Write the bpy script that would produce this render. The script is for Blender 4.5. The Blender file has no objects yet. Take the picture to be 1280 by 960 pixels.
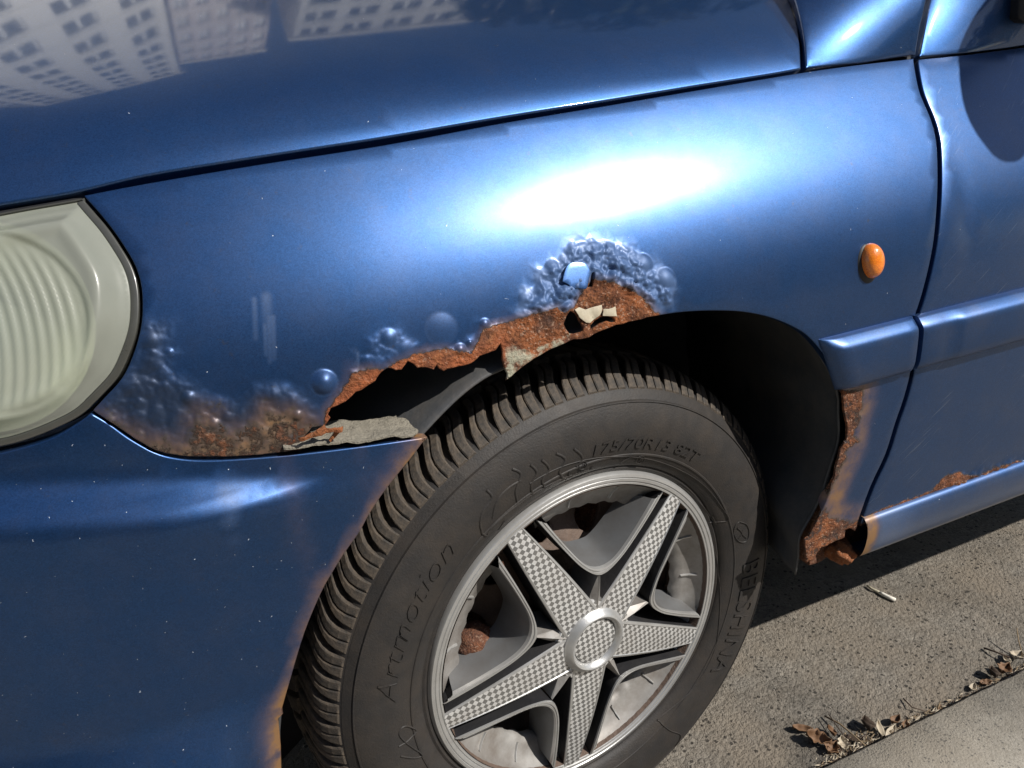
import bpy, bmesh, math, random
import numpy as np
from mathutils import Vector, Matrix, noise
from mathutils.geometry import delaunay_2d_cdt
random.seed(7)
C = bpy.context.scene.collection
SC = bpy.context.scene
# ------------------------------------------------------------------ camera
RW = np.array([[0.91168093, -0.21592443, 0.34959194],
               [-0.40519473, -0.33115899, 0.85214491],
               [-0.06822839, -0.91853708, -0.38940278]])
CAM = np.array([-0.31484768, -0.60462723, 0.84437212])
FPX = 1020.0
cd = bpy.data.cameras.new('camera'); cam = bpy.data.objects.new('camera', cd); C.objects.link(cam)
cd.sensor_width = 36; cd.lens = FPX / 1280 * 36; cd.clip_start = 0.02; cd.clip_end = 2000
r_, u_, b_ = RW @ [1, 0, 0], RW @ [0, -1, 0], RW @ [0, 0, -1]
cam.matrix_world = Matrix([[r_[i], u_[i], b_[i], CAM[i]] for i in range(3)] + [[0, 0, 0, 1]])
SC.camera = cam
# ------------------------------------------------------------------ light
SUN = Vector((0.70, -0.78, 1.0)).normalized()
el = math.asin(SUN.z); az = math.atan2(SUN.x, SUN.y)
w = bpy.data.worlds.new('World'); SC.world = w; w.use_nodes = True
nt = w.node_tree; bg = nt.nodes['Background']
sky = nt.nodes.new('ShaderNodeTexSky'); sky.sky_type = 'NISHITA'; sky.sun_disc = False
sky.sun_elevation = el; sky.sun_rotation = az; sky.air_density = 1.0; sky.dust_density = 0.6
nt.links.new(sky.outputs[0], bg.inputs[0]); bg.inputs[1].default_value = 0.085
sl = bpy.data.lights.new('sun', 'SUN'); sl.energy = 5.0; sl.angle = math.radians(0.53); sl.color = (1, .955, .89)
so = bpy.data.objects.new('sun', sl); C.objects.link(so); so.rotation_euler = SUN.to_track_quat('Z', 'Y').to_euler()
SC.view_settings.view_transform = 'Standard'; SC.view_settings.look = 'None'
SC.view_settings.exposure = 0.15; SC.view_settings.gamma = 1
SC.view_settings.use_curve_mapping = False

# ------------------------------------------------------------------ helpers
def tag(o, label=None, cat=None, group=None, kind=None):
    if label: o['label'] = label
    if cat: o['category'] = cat
    if group: o['group'] = group
    if kind: o['kind'] = kind
    return o
def empty(name, loc=(0, 0, 0), parent=None):
    o = bpy.data.objects.new(name, None); C.objects.link(o); o.location = loc
    if parent: o.parent = parent
    return o
def mesh_obj(name, verts, faces, mat, parent=None, smooth=True, attrs=None, mats=None, fmat=None):
    me = bpy.data.meshes.new(name)
    me.from_pydata([tuple(map(float, v)) for v in verts], [], [tuple(int(i) for i in f) for f in faces]); me.update()
    if attrs:
        for k, a in attrs.items():
            at = me.attributes.new(k, 'FLOAT', 'POINT'); at.data.foreach_set('value', np.asarray(a, dtype=np.float32))
    me.materials.append(mat)
    if mats:
        for m in mats: me.materials.append(m)
        if fmat is not None: me.polygons.foreach_set('material_index', np.asarray(fmat, dtype=np.int32))
    if smooth: me.polygons.foreach_set('use_smooth', [True] * len(me.polygons))
    o = bpy.data.objects.new(name, me); C.objects.link(o)
    if parent: o.parent = parent
    return o
def bm_obj(name, bm, mat, parent=None, smooth=False, norm=True):
    if norm: bmesh.ops.recalc_face_normals(bm, faces=bm.faces)
    me = bpy.data.meshes.new(name); bm.to_mesh(me); bm.free(); me.materials.append(mat)
    if smooth: me.polygons.foreach_set('use_smooth', [True] * len(me.polygons))
    o = bpy.data.objects.new(name, me); C.objects.link(o)
    if parent: o.parent = parent
    return o
def autosmooth(o, deg=35):
    me = o.data
    bm = bmesh.new(); bm.from_mesh(me); a = math.radians(deg)
    for e in bm.edges:
        e.smooth = not (len(e.link_faces) == 2 and e.calc_face_angle(0) > a)
    bm.to_mesh(me); bm.free()
def ray(px, py): return RW @ np.array([(px - 640) / FPX, (py - 480) / FPX, 1.0])
def on_z(px, py, z=0.0):
    d = ray(px, py); return CAM + d * ((z - CAM[2]) / d[2])
def on_y(px, py, y):
    d = ray(px, py); return CAM + d * ((y - CAM[1]) / d[1])
def cat(pts, n=6):
    P = [np.array(p, float) for p in pts]; out = []
    for i in range(len(P) - 1):
        p0 = P[max(i - 1, 0)]; p1 = P[i]; p2 = P[i + 1]; p3 = P[min(i + 2, len(P) - 1)]
        for k in range(n):
            t = k / n
            out.append(tuple(.5 * ((2 * p1) + (-p0 + p2) * t + (2 * p0 - 5 * p1 + 4 * p2 - p3) * t * t + (-p0 + 3 * p1 - 3 * p2 + p3) * t ** 3)))
    out.append(tuple(P[-1])); return out
def sst(a, b, x):
    t = np.clip((np.asarray(x, float) - a) / (b - a), 0, 1); return t * t * (3 - 2 * t)

# ------------------------------------------------------------------ materials
def mat(name):
    m = bpy.data.materials.new(name); m.use_nodes = True
    return m, m.node_tree, m.node_tree.nodes['Principled BSDF']
def N(nt, t, **k):
    n = nt.nodes.new(t)
    for a, v in k.items():
        if a.startswith('i_'):
            n.inputs[a[2:].replace('_', ' ')].default_value = v
        else: setattr(n, a, v)
    return n
def noise_n(nt, scale, detail=4, rough=.55, vec=None, dist=0):
    n = N(nt, 'ShaderNodeTexNoise'); n.inputs['Scale'].default_value = scale; n.inputs['Detail'].default_value = detail
    n.inputs['Roughness'].default_value = rough; n.inputs['Distortion'].default_value = dist
    if vec is not None: nt.links.new(vec, n.inputs['Vector'])
    return n.outputs['Fac']
def ramp(nt, fac, stops, interp='LINEAR'):
    r = N(nt, 'ShaderNodeValToRGB'); r.color_ramp.interpolation = interp
    e = r.color_ramp.elements
    while len(e) < len(stops): e.new(.5)
    for k, (p, c) in enumerate(stops):
        e[k].position = p; e[k].color = (c, c, c, 1) if isinstance(c, (int, float)) else (*c, 1)
    nt.links.new(fac, r.inputs[0]); return r.outputs[0]
def mixc(nt, fac, a, b, blend='MIX'):
    m = N(nt, 'ShaderNodeMix', data_type='RGBA', blend_type=blend)
    for s, v in (('Factor', fac), ('A', a), ('B', b)):
        i = [q for q in m.inputs if q.name == s and q.enabled][0]
        if isinstance(v, (int, float)): i.default_value = v
        elif isinstance(v, tuple): i.default_value = (*v, 1) if len(v) == 3 else v
        else: nt.links.new(v, i)
    return [q for q in m.outputs if q.enabled][0]
def mth(nt, op, a, b=None, c=None, clamp=False):
    m = N(nt, 'ShaderNodeMath', operation=op); m.use_clamp = clamp
    for i, v in enumerate((a, b, c)):
        if v is None: continue
        if isinstance(v, (int, float)): m.inputs[i].default_value = v
        else: nt.links.new(v, m.inputs[i])
    return m.outputs[0]
def bump(nt, h, strength, dist, normal=None):
    b = N(nt, 'ShaderNodeBump'); b.inputs['Strength'].default_value = strength; b.inputs['Distance'].default_value = dist
    nt.links.new(h, b.inputs['Height'])
    if normal is not None: nt.links.new(normal, b.inputs['Normal'])
    return b.outputs[0]
def coords(nt, out='Object'): return N(nt, 'ShaderNodeTexCoord').outputs[out]

RUST_STOPS = [(.30, (.028, .011, .006)), (.45, (.085, .029, .013)), (.56, (.17, .058, .022)), (.68, (.30, .115, .04)), (.80, (.42, .25, .13))]
def rust_color(nt, co):
    a = noise_n(nt, 90, 6, .65, co); b = noise_n(nt, 420, 5, .6, co); v = mth(nt, 'MULTIPLY_ADD', b, .5, mth(nt, 'MULTIPLY', a, .55))
    c = ramp(nt, v, RUST_STOPS); g_ = noise_n(nt, 28, 4, .6, co)
    c = mixc(nt, ramp(nt, g_, [(.48, 0), (.63, .75)]), c, (.32, .10, .028)); c = mixc(nt, ramp(nt, noise_n(nt, 36, 4, .6, co), [(.3, .75), (.46, 0)]), c, (.045, .028, .022))
    ch = N(nt, 'ShaderNodeTexVoronoi'); ch.inputs['Scale'].default_value = 620; nt.links.new(co, ch.inputs['Vector']); cs = N(nt, 'ShaderNodeSeparateColor'); nt.links.new(ch.outputs['Color'], cs.inputs[0])
    c = mixc(nt, mth(nt, 'MULTIPLY', mth(nt, 'GREATER_THAN', mth(nt, 'MULTIPLY_ADD', g_, .5, cs.outputs[0]), 1.16), .55), c, (.40, .25, .17))
    return c, a, b
def paint_mat(name, coat_rough=.07, rough=.40, dusty=0.0, scratch=0.0, nicks=.86, coatw=.9):
    m, nt, p = mat(name); L = nt.links; co = coords(nt)
    flake = N(nt, 'ShaderNodeTexVoronoi'); flake.inputs['Scale'].default_value = 1500; L.new(co, flake.inputs['Vector'])
    big = noise_n(nt, 9, 5, .6, co); mid = noise_n(nt, 60, 5, .6, co)
    base = mixc(nt, big, (.015, .054, .158), (.021, .069, .188))
    fl = mth(nt, 'MULTIPLY_ADD', flake.outputs['Distance'], .0, 0)
    hs = N(nt, 'ShaderNodeSeparateColor'); L.new(flake.outputs['Color'], hs.inputs[0])
    fb = mth(nt, 'MULTIPLY_ADD', hs.outputs[0], .4, .8)
    base = mixc(nt, 1.0, base, (1, 1, 1), 'MULTIPLY')
    vm = N(nt, 'ShaderNodeVectorMath', operation='SCALE'); L.new(base, vm.inputs[0]); L.new(fb, vm.inputs['Scale']); base = vm.outputs[0]
    # film of road dirt, colour of its own
    dust = mth(nt, 'MULTIPLY', ramp(nt, noise_n(nt, 22, 6, .7, co), [(.42, 0), (.8, 1)]), .10 + dusty)
    base = mixc(nt, dust, base, (.16, .14, .12))
    # white nicks: sparse stretched specks
    sp = N(nt, 'ShaderNodeTexVoronoi'); sp.inputs['Scale'].default_value = 95 if nicks > .7 else 150; sp.feature = 'F1'
    mp = N(nt, 'ShaderNodeMapping'); mp.inputs['Rotation'].default_value = (0, .5, .3); mp.inputs['Scale'].default_value = (1.7, 1.7, .8)
    dn = N(nt, 'ShaderNodeVectorMath', operation='ADD')
    nz = N(nt, 'ShaderNodeTexNoise'); nz.inputs['Scale'].default_value = 260; L.new(co, nz.inputs['Vector'])
    sc_ = N(nt, 'ShaderNodeVectorMath', operation='SCALE'); sc_.inputs['Scale'].default_value = .006; L.new(nz.outputs['Color'], sc_.inputs[0])
    L.new(co, dn.inputs[0]); L.new(sc_.outputs[0], dn.inputs[1]); L.new(dn.outputs[0], mp.inputs[0]); L.new(mp.outputs[0], sp.inputs['Vector'])
    ss = N(nt, 'ShaderNodeSeparateColor'); L.new(sp.outputs['Color'], ss.inputs[0])
    rad = mth(nt, 'MULTIPLY', mth(nt, 'SUBTRACT', ss.outputs[0], nicks, clamp=True), .30 / (1 - nicks) * (.22 if nicks > .7 else .28))
    nick = mth(nt, 'LESS_THAN', sp.outputs['Distance'], rad)
    at = N(nt, 'ShaderNodeAttribute', attribute_name='rust'); bl = N(nt, 'ShaderNodeAttribute', attribute_name='blister')
    dr = N(nt, 'ShaderNodeAttribute', attribute_name='drip')
    base = mixc(nt, mth(nt, 'MULTIPLY', nick, .75), base, (.55, .60, .66))
    base = mixc(nt, mth(nt, 'MULTIPLY', dr.outputs['Fac'], .075), base, (.40, .46, .55))
    # rust where the attribute says so, edge broken up by noise
    rc, ra, rb = rust_color(nt, co)
    rv = mth(nt, 'ADD', at.outputs['Fac'], mth(nt, 'MULTIPLY', mth(nt, 'SUBTRACT', noise_n(nt, 95, 7, .72, co), .5), 1.7))
    rm = ramp(nt, rv, [(.42, 0), (.56, 1)])
    halo = ramp(nt, rv, [(.22, 0), (.5, 1)])
    ck_ = N(nt, 'ShaderNodeAttribute', attribute_name='chalk'); tn = N(nt, 'ShaderNodeAttribute', attribute_name='tarnish'); gm_ = N(nt, 'ShaderNodeAttribute', attribute_name='grime')
    base = mixc(nt, mth(nt, 'MULTIPLY', ck_.outputs['Fac'], .55), base, (.085, .15, .30))
    base = mixc(nt, mth(nt, 'MULTIPLY', tn.outputs['Fac'], .70), base, (.016, .021, .030))
    gf = mth(nt, 'MULTIPLY', gm_.outputs['Fac'], mth(nt, 'MULTIPLY_ADD', noise_n(nt, 34, 7, .7, co), 2.2, -.45, clamp=True), clamp=True)
    base = mixc(nt, gf, base, (.23, .125, .055))
    fr_ = N(nt, 'ShaderNodeAttribute', attribute_name='fresh')
    base = mixc(nt, mth(nt, 'MULTIPLY', halo, .75), base, (.070, .062, .045))
    pr = N(nt, 'ShaderNodeAttribute', attribute_name='primer')
    rc = mixc(nt, mth(nt, 'MULTIPLY', ramp(nt, mth(nt, 'ADD', pr.outputs['Fac'], mth(nt, 'MULTIPLY', mth(nt, 'SUBTRACT', ra, .5), .9)), [(.42, 0), (.55, 1)]), .85), rc, (.36, .36, .27))
    rc = mixc(nt, mth(nt, 'MULTIPLY', tn.outputs['Fac'], .55), rc, (.060, .034, .022))
    rc = mixc(nt, mth(nt, 'MULTIPLY', fr_.outputs['Fac'], mth(nt, 'MULTIPLY_ADD', noise_n(nt, 50, 4, .6, co), 1.6, -.25, clamp=True)), rc, (.36, .095, .026))
    base = mixc(nt, rm, base, rc)
    inv = mth(nt, 'SUBTRACT', 1.0, rm, clamp=True)
    nk = mth(nt, 'SUBTRACT', 1.0, mth(nt, 'MAXIMUM', nick, mth(nt, 'MULTIPLY', dr.outputs['Fac'], .5)), clamp=True)
    L.new(base, p.inputs['Base Color'])
    bk = mth(nt, 'MULTIPLY', mth(nt, 'SUBTRACT', 1.0, mth(nt, 'ADD', mth(nt, 'MULTIPLY', ck_.outputs['Fac'], .45), mth(nt, 'MULTIPLY', gf, .9)), clamp=True), mth(nt, 'MULTIPLY_ADD', bl.outputs['Fac'], -.45, 1.0))
    L.new(mth(nt, 'MULTIPLY', mth(nt, 'MULTIPLY', mth(nt, 'MULTIPLY', inv, bk), nk), .82), p.inputs['Metallic'])
    L.new(mth(nt, 'MULTIPLY_ADD', ck_.outputs['Fac'], .16, mth(nt, 'MULTIPLY_ADD', rm, .38, rough)), p.inputs['Roughness'])
    L.new(mth(nt, 'MULTIPLY', mth(nt, 'MULTIPLY', inv, mth(nt, 'SUBTRACT', mth(nt, 'MULTIPLY_ADD', bl.outputs['Fac'], -.65, 1.0), mth(nt, 'ADD', gf, mth(nt, 'MULTIPLY', ck_.outputs['Fac'], .3)), clamp=True)), coatw), p.inputs['Coat Weight'])
    L.new(mth(nt, 'MULTIPLY_ADD', mid, .06, mth(nt, 'MULTIPLY_ADD', bl.outputs['Fac'], .24, coat_rough - .02)), p.inputs['Coat Roughness'])
    p.inputs['Coat IOR'].default_value = 1.5
    # flakes tilt the metallic layer; rust is rough
    nf = bump(nt, hs.outputs[1], .05, .0004)
    nb = bump(nt, mth(nt, 'MULTIPLY', mth(nt, 'MULTIPLY', mth(nt, 'ADD', ra, mth(nt, 'MULTIPLY', rb, .7)), rm), mth(nt, 'MULTIPLY_ADD', pr.outputs['Fac'], -.8, 1.0)), 1.0, .0045, nf)
    if scratch > 0:
        mp1 = N(nt, 'ShaderNodeMapping'); mp1.inputs['Rotation'].default_value = (0, math.radians(33), 0); L.new(co, mp1.inputs[0])
        mp2 = N(nt, 'ShaderNodeMapping'); mp2.inputs['Scale'].default_value = (16, 60, 480)
        L.new(mp1.outputs[0], mp2.inputs[0]); sn = noise_n(nt, 1, 3, .6, mp2.outputs[0])
        msk = ramp(nt, noise_n(nt, 14, 3, .5, co), [(.48, 0), (.62, 1)])
        sm_ = mth(nt, 'MULTIPLY', ramp(nt, sn, [(.62, 0), (.68, 1)]), mth(nt, 'MULTIPLY', msk, scratch))
        b2 = mixc(nt, sm_, base, (.38, .43, .50)); L.new(b2, p.inputs['Base Color'])
    L.new(nb, p.inputs['Normal'])
    cb = bump(nt, mth(nt, 'MULTIPLY', mth(nt, 'ADD', ra, rb), rm), .6, .003)
    L.new(cb, p.inputs['Coat Normal'])
    return m
M = {}
M['paint'] = paint_mat('blue metallic paint', coat_rough=.05, rough=.40)
M['paint_wing'] = paint_mat('blue metallic paint, dull', coat_rough=.21, rough=.40, coatw=.5)
M['paint_low'] = paint_mat('blue metallic paint, stone chipped', coat_rough=.26, rough=.37, dusty=.02, nicks=.5, coatw=.35)
M['paint_door'] = paint_mat('blue metallic paint, scuffed', coat_rough=.20, rough=.42, dusty=.05, scratch=.18, coatw=.6)
def simple(name, col, rough=.5, metal=0, var=.25, scale=40, bmp=0, bscale=200, coat=0, spec=.5, dirt=None):
    m, nt, p = mat(name); co = coords(nt)
    a = noise_n(nt, scale, 5, .6, co)
    lo = tuple(c * (1 - var) for c in col); hi = tuple(min(1, c * (1 + var)) for c in col)
    c = mixc(nt, a, lo, hi)
    if dirt: c = mixc(nt, mth(nt, 'MULTIPLY', ramp(nt, noise_n(nt, scale * .6, 6, .7, co), [(.40, 0), (.7, 1)]), dirt[1]), c, dirt[0])
    nt.links.new(c, p.inputs['Base Color'])
    p.inputs['Metallic'].default_value = metal; p.inputs['Coat Weight'].default_value = coat
    p.inputs['Specular IOR Level'].default_value = spec
    nt.links.new(mth(nt, 'MULTIPLY_ADD', a, .2, rough - .1), p.inputs['Roughness'])
    if bmp: nt.links.new(bump(nt, noise_n(nt, bscale, 5, .6, co), 1.0, bmp), p.inputs['Normal'])
    return m
M['rubber'] = simple('tyre rubber', (.026, .024, .023), .58, var=.3, scale=60, bmp=.0004, bscale=500, dirt=((.052, .041, .032), .5), spec=.35)
M['tread'] = simple('tyre tread rubber', (.034, .031, .028), .7, var=.35, scale=120, bmp=.0006, bscale=400, dirt=((.14, .108, .078), .85), spec=.3)
M['groove'] = simple('tyre groove rubber', (.012, .011, .011), .8, spec=.2)
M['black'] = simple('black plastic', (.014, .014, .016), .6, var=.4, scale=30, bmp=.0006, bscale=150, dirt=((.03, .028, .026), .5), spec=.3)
M['liner'] = simple('dusty liner plastic', (.055, .058, .062), .65, var=.3, scale=50, bmp=.0005, dirt=((.10, .09, .08), .6))
M['seal'] = simple('black rubber seal', (.012, .012, .014), .5)
M['under'] = simple('dirty underbody', (.010, .010, .012), .9, var=.5, scale=20)
M['silver'] = simple('silver plastic', (.50, .50, .49), .34, metal=.6, var=.10, scale=35, bmp=.0001, bscale=700, dirt=((.20, .17, .14), .30))
M['shade_in'] = simple('grey plastic, inner faces', (.17, .175, .18), .42, metal=.3, var=.12, scale=30, dirt=((.10, .085, .07), .5))  # darker tone paints shade into the inner walls of the cover windows
M['silver_dirty'] = simple('silver plastic with brake dust', (.30, .29, .275), .5, metal=.25, var=.15, scale=40, dirt=((.12, .095, .075), .7))
M['rust_metal'] = None
m, nt, p = mat('rusty steel'); co = coords(nt); rc, ra, rb = rust_color(nt, co)
nt.links.new(mixc(nt, .35, rc, (.05, .035, .03)), p.inputs['Base Color']); p.inputs['Roughness'].default_value = .8
nt.links.new(bump(nt, mth(nt, 'ADD', ra, rb), 1.0, .003), p.inputs['Normal']); M['rust_metal'] = m
m, nt, p = mat('bright rust'); co = coords(nt); rc, ra, rb = rust_color(nt, co)
nt.links.new(mixc(nt, .45, rc, (.36, .12, .035)), p.inputs['Base Color']); p.inputs['Roughness'].default_value = .85
nt.links.new(bump(nt, mth(nt, 'ADD', ra, rb), 1.0, .003), p.inputs['Normal']); M['rust_bright'] = m
M['brown_steel'] = simple('brown wheel steel', (.10, .068, .052), .7, var=.35, scale=80, bmp=.002, bscale=160, dirt=((.16, .11, .08), .5))
M['flake'] = simple('peeled paint underside', (.48, .44, .33), .6, var=.2, scale=120, bmp=.0004, dirt=((.25, .13, .06), .35))
M['grit'] = simple('caked road dirt', (.22, .20, .16), .95, var=.6, scale=300, bmp=.002, bscale=500)
# checker plate
m, nt, p = mat('checkered silver foil'); co = coords(nt)
mp = N(nt, 'ShaderNodeMapping'); mp.inputs['Rotation'].default_value = (0, 0, math.radians(40)); nt.links.new(co, mp.inputs[0])
ck = N(nt, 'ShaderNodeTexChecker'); ck.inputs['Scale'].default_value = 228
sx = N(nt, 'ShaderNodeSeparateXYZ'); nt.links.new(mp.outputs[0], sx.inputs[0]); cx = N(nt, 'ShaderNodeCombineXYZ')
nt.links.new(sx.outputs[0], cx.inputs[0]); nt.links.new(sx.outputs[1], cx.inputs[1]); cx.inputs[2].default_value = .0005
nt.links.new(cx.outputs[0], ck.inputs['Vector'])
c = mixc(nt, ck.outputs['Fac'], (.20, .20, .195), (.74, .74, .73))
c = mixc(nt, mth(nt, 'MULTIPLY', ramp(nt, noise_n(nt, 30, 5, .7, co), [(.4, 0), (.75, 1)]), .35), c, (.28, .25, .22))
nt.links.new(c, p.inputs['Base Color']); p.inputs['Metallic'].default_value = .5; p.inputs['Roughness'].default_value = .36
M['checker'] = m
# lamp lens
m, nt, p = mat('hazed lamp lens'); co = coords(nt)
c = mixc(nt, noise_n(nt, 16, 4, .6, co), (.40, .43, .36), (.58, .60, .52))
nt.links.new(c, p.inputs['Base Color']); p.inputs['Roughness'].default_value = .32; p.inputs['Coat Weight'].default_value = .5; p.inputs['Coat Roughness'].default_value = .15
gl = N(nt, 'ShaderNodeBsdfTransparent'); gl.inputs[0].default_value = (.80, .85, .76, 1)
mx = N(nt, 'ShaderNodeMixShader'); mx.inputs[0].default_value = .58
out = nt.nodes['Material Output']; nt.links.new(gl.outputs[0], mx.inputs[2]); nt.links.new(p.outputs[0], mx.inputs[1]); nt.links.new(mx.outputs[0], out.inputs[0])
M['lens'] = m
M['flute'] = simple('lamp lens flute', (.66, .70, .60), .22, var=.08, scale=60, coat=.6)
M['lens_edge'] = simple('clear lens edge', (.055, .055, .048), .3, var=.2, scale=60, coat=.6)
M['chrome'] = simple('lamp reflector', (.62, .62, .54), .30, metal=.8, var=.1, scale=12)
m, nt, p = mat('amber lens'); co = coords(nt)
mp = N(nt, 'ShaderNodeTexVoronoi'); mp.inputs['Scale'].default_value = 750; nt.links.new(co, mp.inputs['Vector'])
nt.links.new(mixc(nt, mp.outputs['Distance'], (.95, .30, .02), (.62, .13, .01)), p.inputs['Base Color']); p.inputs['Roughness'].default_value = .28
p.inputs['Coat Weight'].default_value = 1; p.inputs['Coat Roughness'].default_value = .08; p.inputs['Subsurface Weight'].default_value = .3; p.inputs['Subsurface Radius'].default_value = (.01, .004, .001)
nt.links.new(bump(nt, mp.outputs['Distance'], .4, .0003), p.inputs['Normal']); M['amber'] = m
m, nt, p = mat('window glass'); p.inputs['Base Color'].default_value = (.02, .025, .03, 1); p.inputs['Roughness'].default_value = .05; M['glass'] = m

# ------------------------------------------------------------------ body surfaces, all in metres
class Surf:
    """Lofted skin: section angle phi(u) measured from vertical, swept along x with plan curvature."""
    def __init__(s, knots, y0, z0, u0, u1, rise=0.0, twist=None):
        s.u = np.linspace(u0, u1, 800); ph = np.radians(np.interp(s.u, [k[0] for k in knots], [k[1] for k in knots]))
        k = np.ones(25) / 25; ph = np.convolve(np.pad(ph, 12, mode='edge'), k, 'valid')
        du = s.u[1] - s.u[0]
        s.y = np.concatenate([[0], np.cumsum(np.sin((ph[1:] + ph[:-1]) / 2)) * du]); s.z = np.concatenate([[0], np.cumsum(np.cos((ph[1:] + ph[:-1]) / 2)) * du])
        s.y += y0 - np.interp(0, s.u, s.y); s.z += z0 - np.interp(0, s.u, s.z); s.rise = rise
    def plan(s, x):
        a = np.maximum(0, -.16 - x); b = np.maximum(0, -.46 - x)
        return .30 * a * a + 2.4 * b * b + .02 * np.maximum(0, x - .8) ** 2
    def __call__(s, x, u):
        x = np.asarray(x, float); u = np.asarray(u, float)
        return np.stack([x + 0 * u, np.interp(u, s.u, s.y) + s.plan(x), np.interp(u, s.u, s.z) + s.rise * (x + .35) * sst(.25, .7, u)], -1)
    def normal(s, x, u, e=2e-3):
        a = s(x + e, u) - s(x - e, u); b = s(x, u + e) - s(x, u - e); n = np.cross(a, b)
        n /= np.linalg.norm(n, axis=-1, keepdims=True); return n
    def hit(s, px, py):
        best = None; d = ray(px, py); d = d / np.linalg.norm(d)
        # scan u, find where the ray at that depth crosses
        t = np.linspace(.15, 3.5, 1600); P = CAM + t[:, None] * d
        # residual: signed distance above skin in y as function of z (monotone section)
        z = P[:, 2] - s.rise * 0
        uu = s.u; f = np.empty(len(t))
        u_guess = np.interp(z, s.z, uu)
        for _ in range(6):
            zz = z - s.rise * (P[:, 0] + .35) * sst(.25, .7, u_guess); u_guess = np.interp(zz, s.z, uu)
        f = P[:, 1] - (np.interp(u_guess, uu, s.y) + s.plan(P[:, 0]))
        i = np.where((f[:-1] < 0) & (f[1:] >= 0))[0]
        if len(i) == 0: raise ValueError('no hit %s %s' % (px, py))
        i = i[0]; k = f[i] / (f[i] - f[i + 1]); return (P[i, 0] * (1 - k) + P[i + 1, 0] * k, u_guess[i] * (1 - k) + u_guess[i + 1] * k)

BODY = Surf([(-.5, -14), (-.25, -6), (-.05, 0), (.06, 3), (.12, 11), (.20, 29), (.235, 33), (.26, 36.5), (.31, 38), (.328, 44), (.35, 56), (.38, 63), (.43, 67.5), (.6, 71), (.9, 73), (1.2, 78), (1.8, 86)], -.040, .50, -.5, 1.9, rise=.03)

class GSurf:
    """any skin given as a function of (x, u); pixels are cast on it by Newton steps"""
    def __init__(s, fn, x0, x1, u0, u1):
        s.fn = fn; s.rng = (x0, x1, u0, u1)
        X, U = np.meshgrid(np.linspace(x0, x1, 40), np.linspace(u0, u1, 40)); s.g = np.stack([X.ravel(), U.ravel()], 1)
    def __call__(s, x, u): return s.fn(np.asarray(x, float), np.asarray(u, float))
    def normal(s, x, u, e=1.5e-3):
        a = s(x + e, u) - s(x - e, u); b = s(x, u + e) - s(x, u - e); n = np.cross(a, b); return n / (np.linalg.norm(n, axis=-1, keepdims=True) + 1e-12)
    def proj(s, q):
        c = (s(q[..., 0], q[..., 1]) - CAM) @ RW; return np.stack([c[..., 0] / c[..., 2] * FPX + 640, c[..., 1] / c[..., 2] * FPX + 480], -1)
    def hit(s, px, py):
        t = np.array([px, py], float); P = s.proj(s.g); q = s.g[np.argmin(((P - t) ** 2).sum(1))].copy(); e = 1e-4
        for _ in range(12):
            f = s.proj(q) - t; J = np.stack([(s.proj(q + [e, 0]) - s.proj(q)) / e, (s.proj(q + [0, e]) - s.proj(q)) / e], 1)
            q = q - np.clip(np.linalg.solve(J, f), -.05, .05)
        return tuple(q)
def plane_y(y, tilt=0.0): return GSurf(lambda x, u: np.stack([x, y + tilt * (u - .5) + 0 * x, u + 0 * x], -1), -.8, 1.2, 0, 1.2)

def inpoly(P, poly):
    x, y = P[:, 0], P[:, 1]; n = len(poly); c = np.zeros(len(P), bool)
    for i in range(n):
        x1, y1 = poly[i]; x2, y2 = poly[(i + 1) % n]
        if y1 == y2: continue
        m_ = ((y1 > y) != (y2 > y)) & (x < (x2 - x1) * (y - y1) / (y2 - y1) + x1); c ^= m_
    return c
def dist_poly(P, poly, closed=True):
    d = np.full(len(P), 1e9); n = len(poly)
    for i in range(n if closed else n - 1):
        a = poly[i]; b = poly[(i + 1) % n]; ab = b - a; l = ab @ ab
        if l < 1e-14: continue
        t = np.clip(((P - a) @ ab) / l, 0, 1); q = a + t[:, None] * ab - P; d = np.minimum(d, np.hypot(q[:, 0], q[:, 1]))
    return d
def sdf(P, poly):
    d = dist_poly(P, poly); return np.where(inpoly(P, poly), d, -d)
def resample(Q, step, closed=True):
    out = []; n = len(Q)
    for i in range(n if closed else n - 1):
        a = np.array(Q[i]); b = np.array(Q[(i + 1) % n]); l = np.linalg.norm(b - a)
        if l < 1e-6: continue
        k = max(1, int(math.ceil(l / step)))
        for j in range(k): out.append(a + (b - a) * j / k)
    return np.array(out)
def to_param(surf, outline):
    out = []
    for p in outline:
        out.append((p[1], p[2]) if p[0] == 's' else surf.hit(p[0], p[1]))
    return np.array(out)
def offset_poly(Q, e):
    n = len(Q); a = np.roll(Q, 1, 0); b = np.roll(Q, -1, 0)
    t = b - a; t /= np.linalg.norm(t, axis=1, keepdims=True) + 1e-12
    nr = np.stack([t[:, 1], -t[:, 0]], 1)
    area = np.sum(Q[:, 0] * b[:, 1] - Q[:, 1] * b[:, 0])
    if area < 0: nr = -nr
    return nr  # outward
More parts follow.
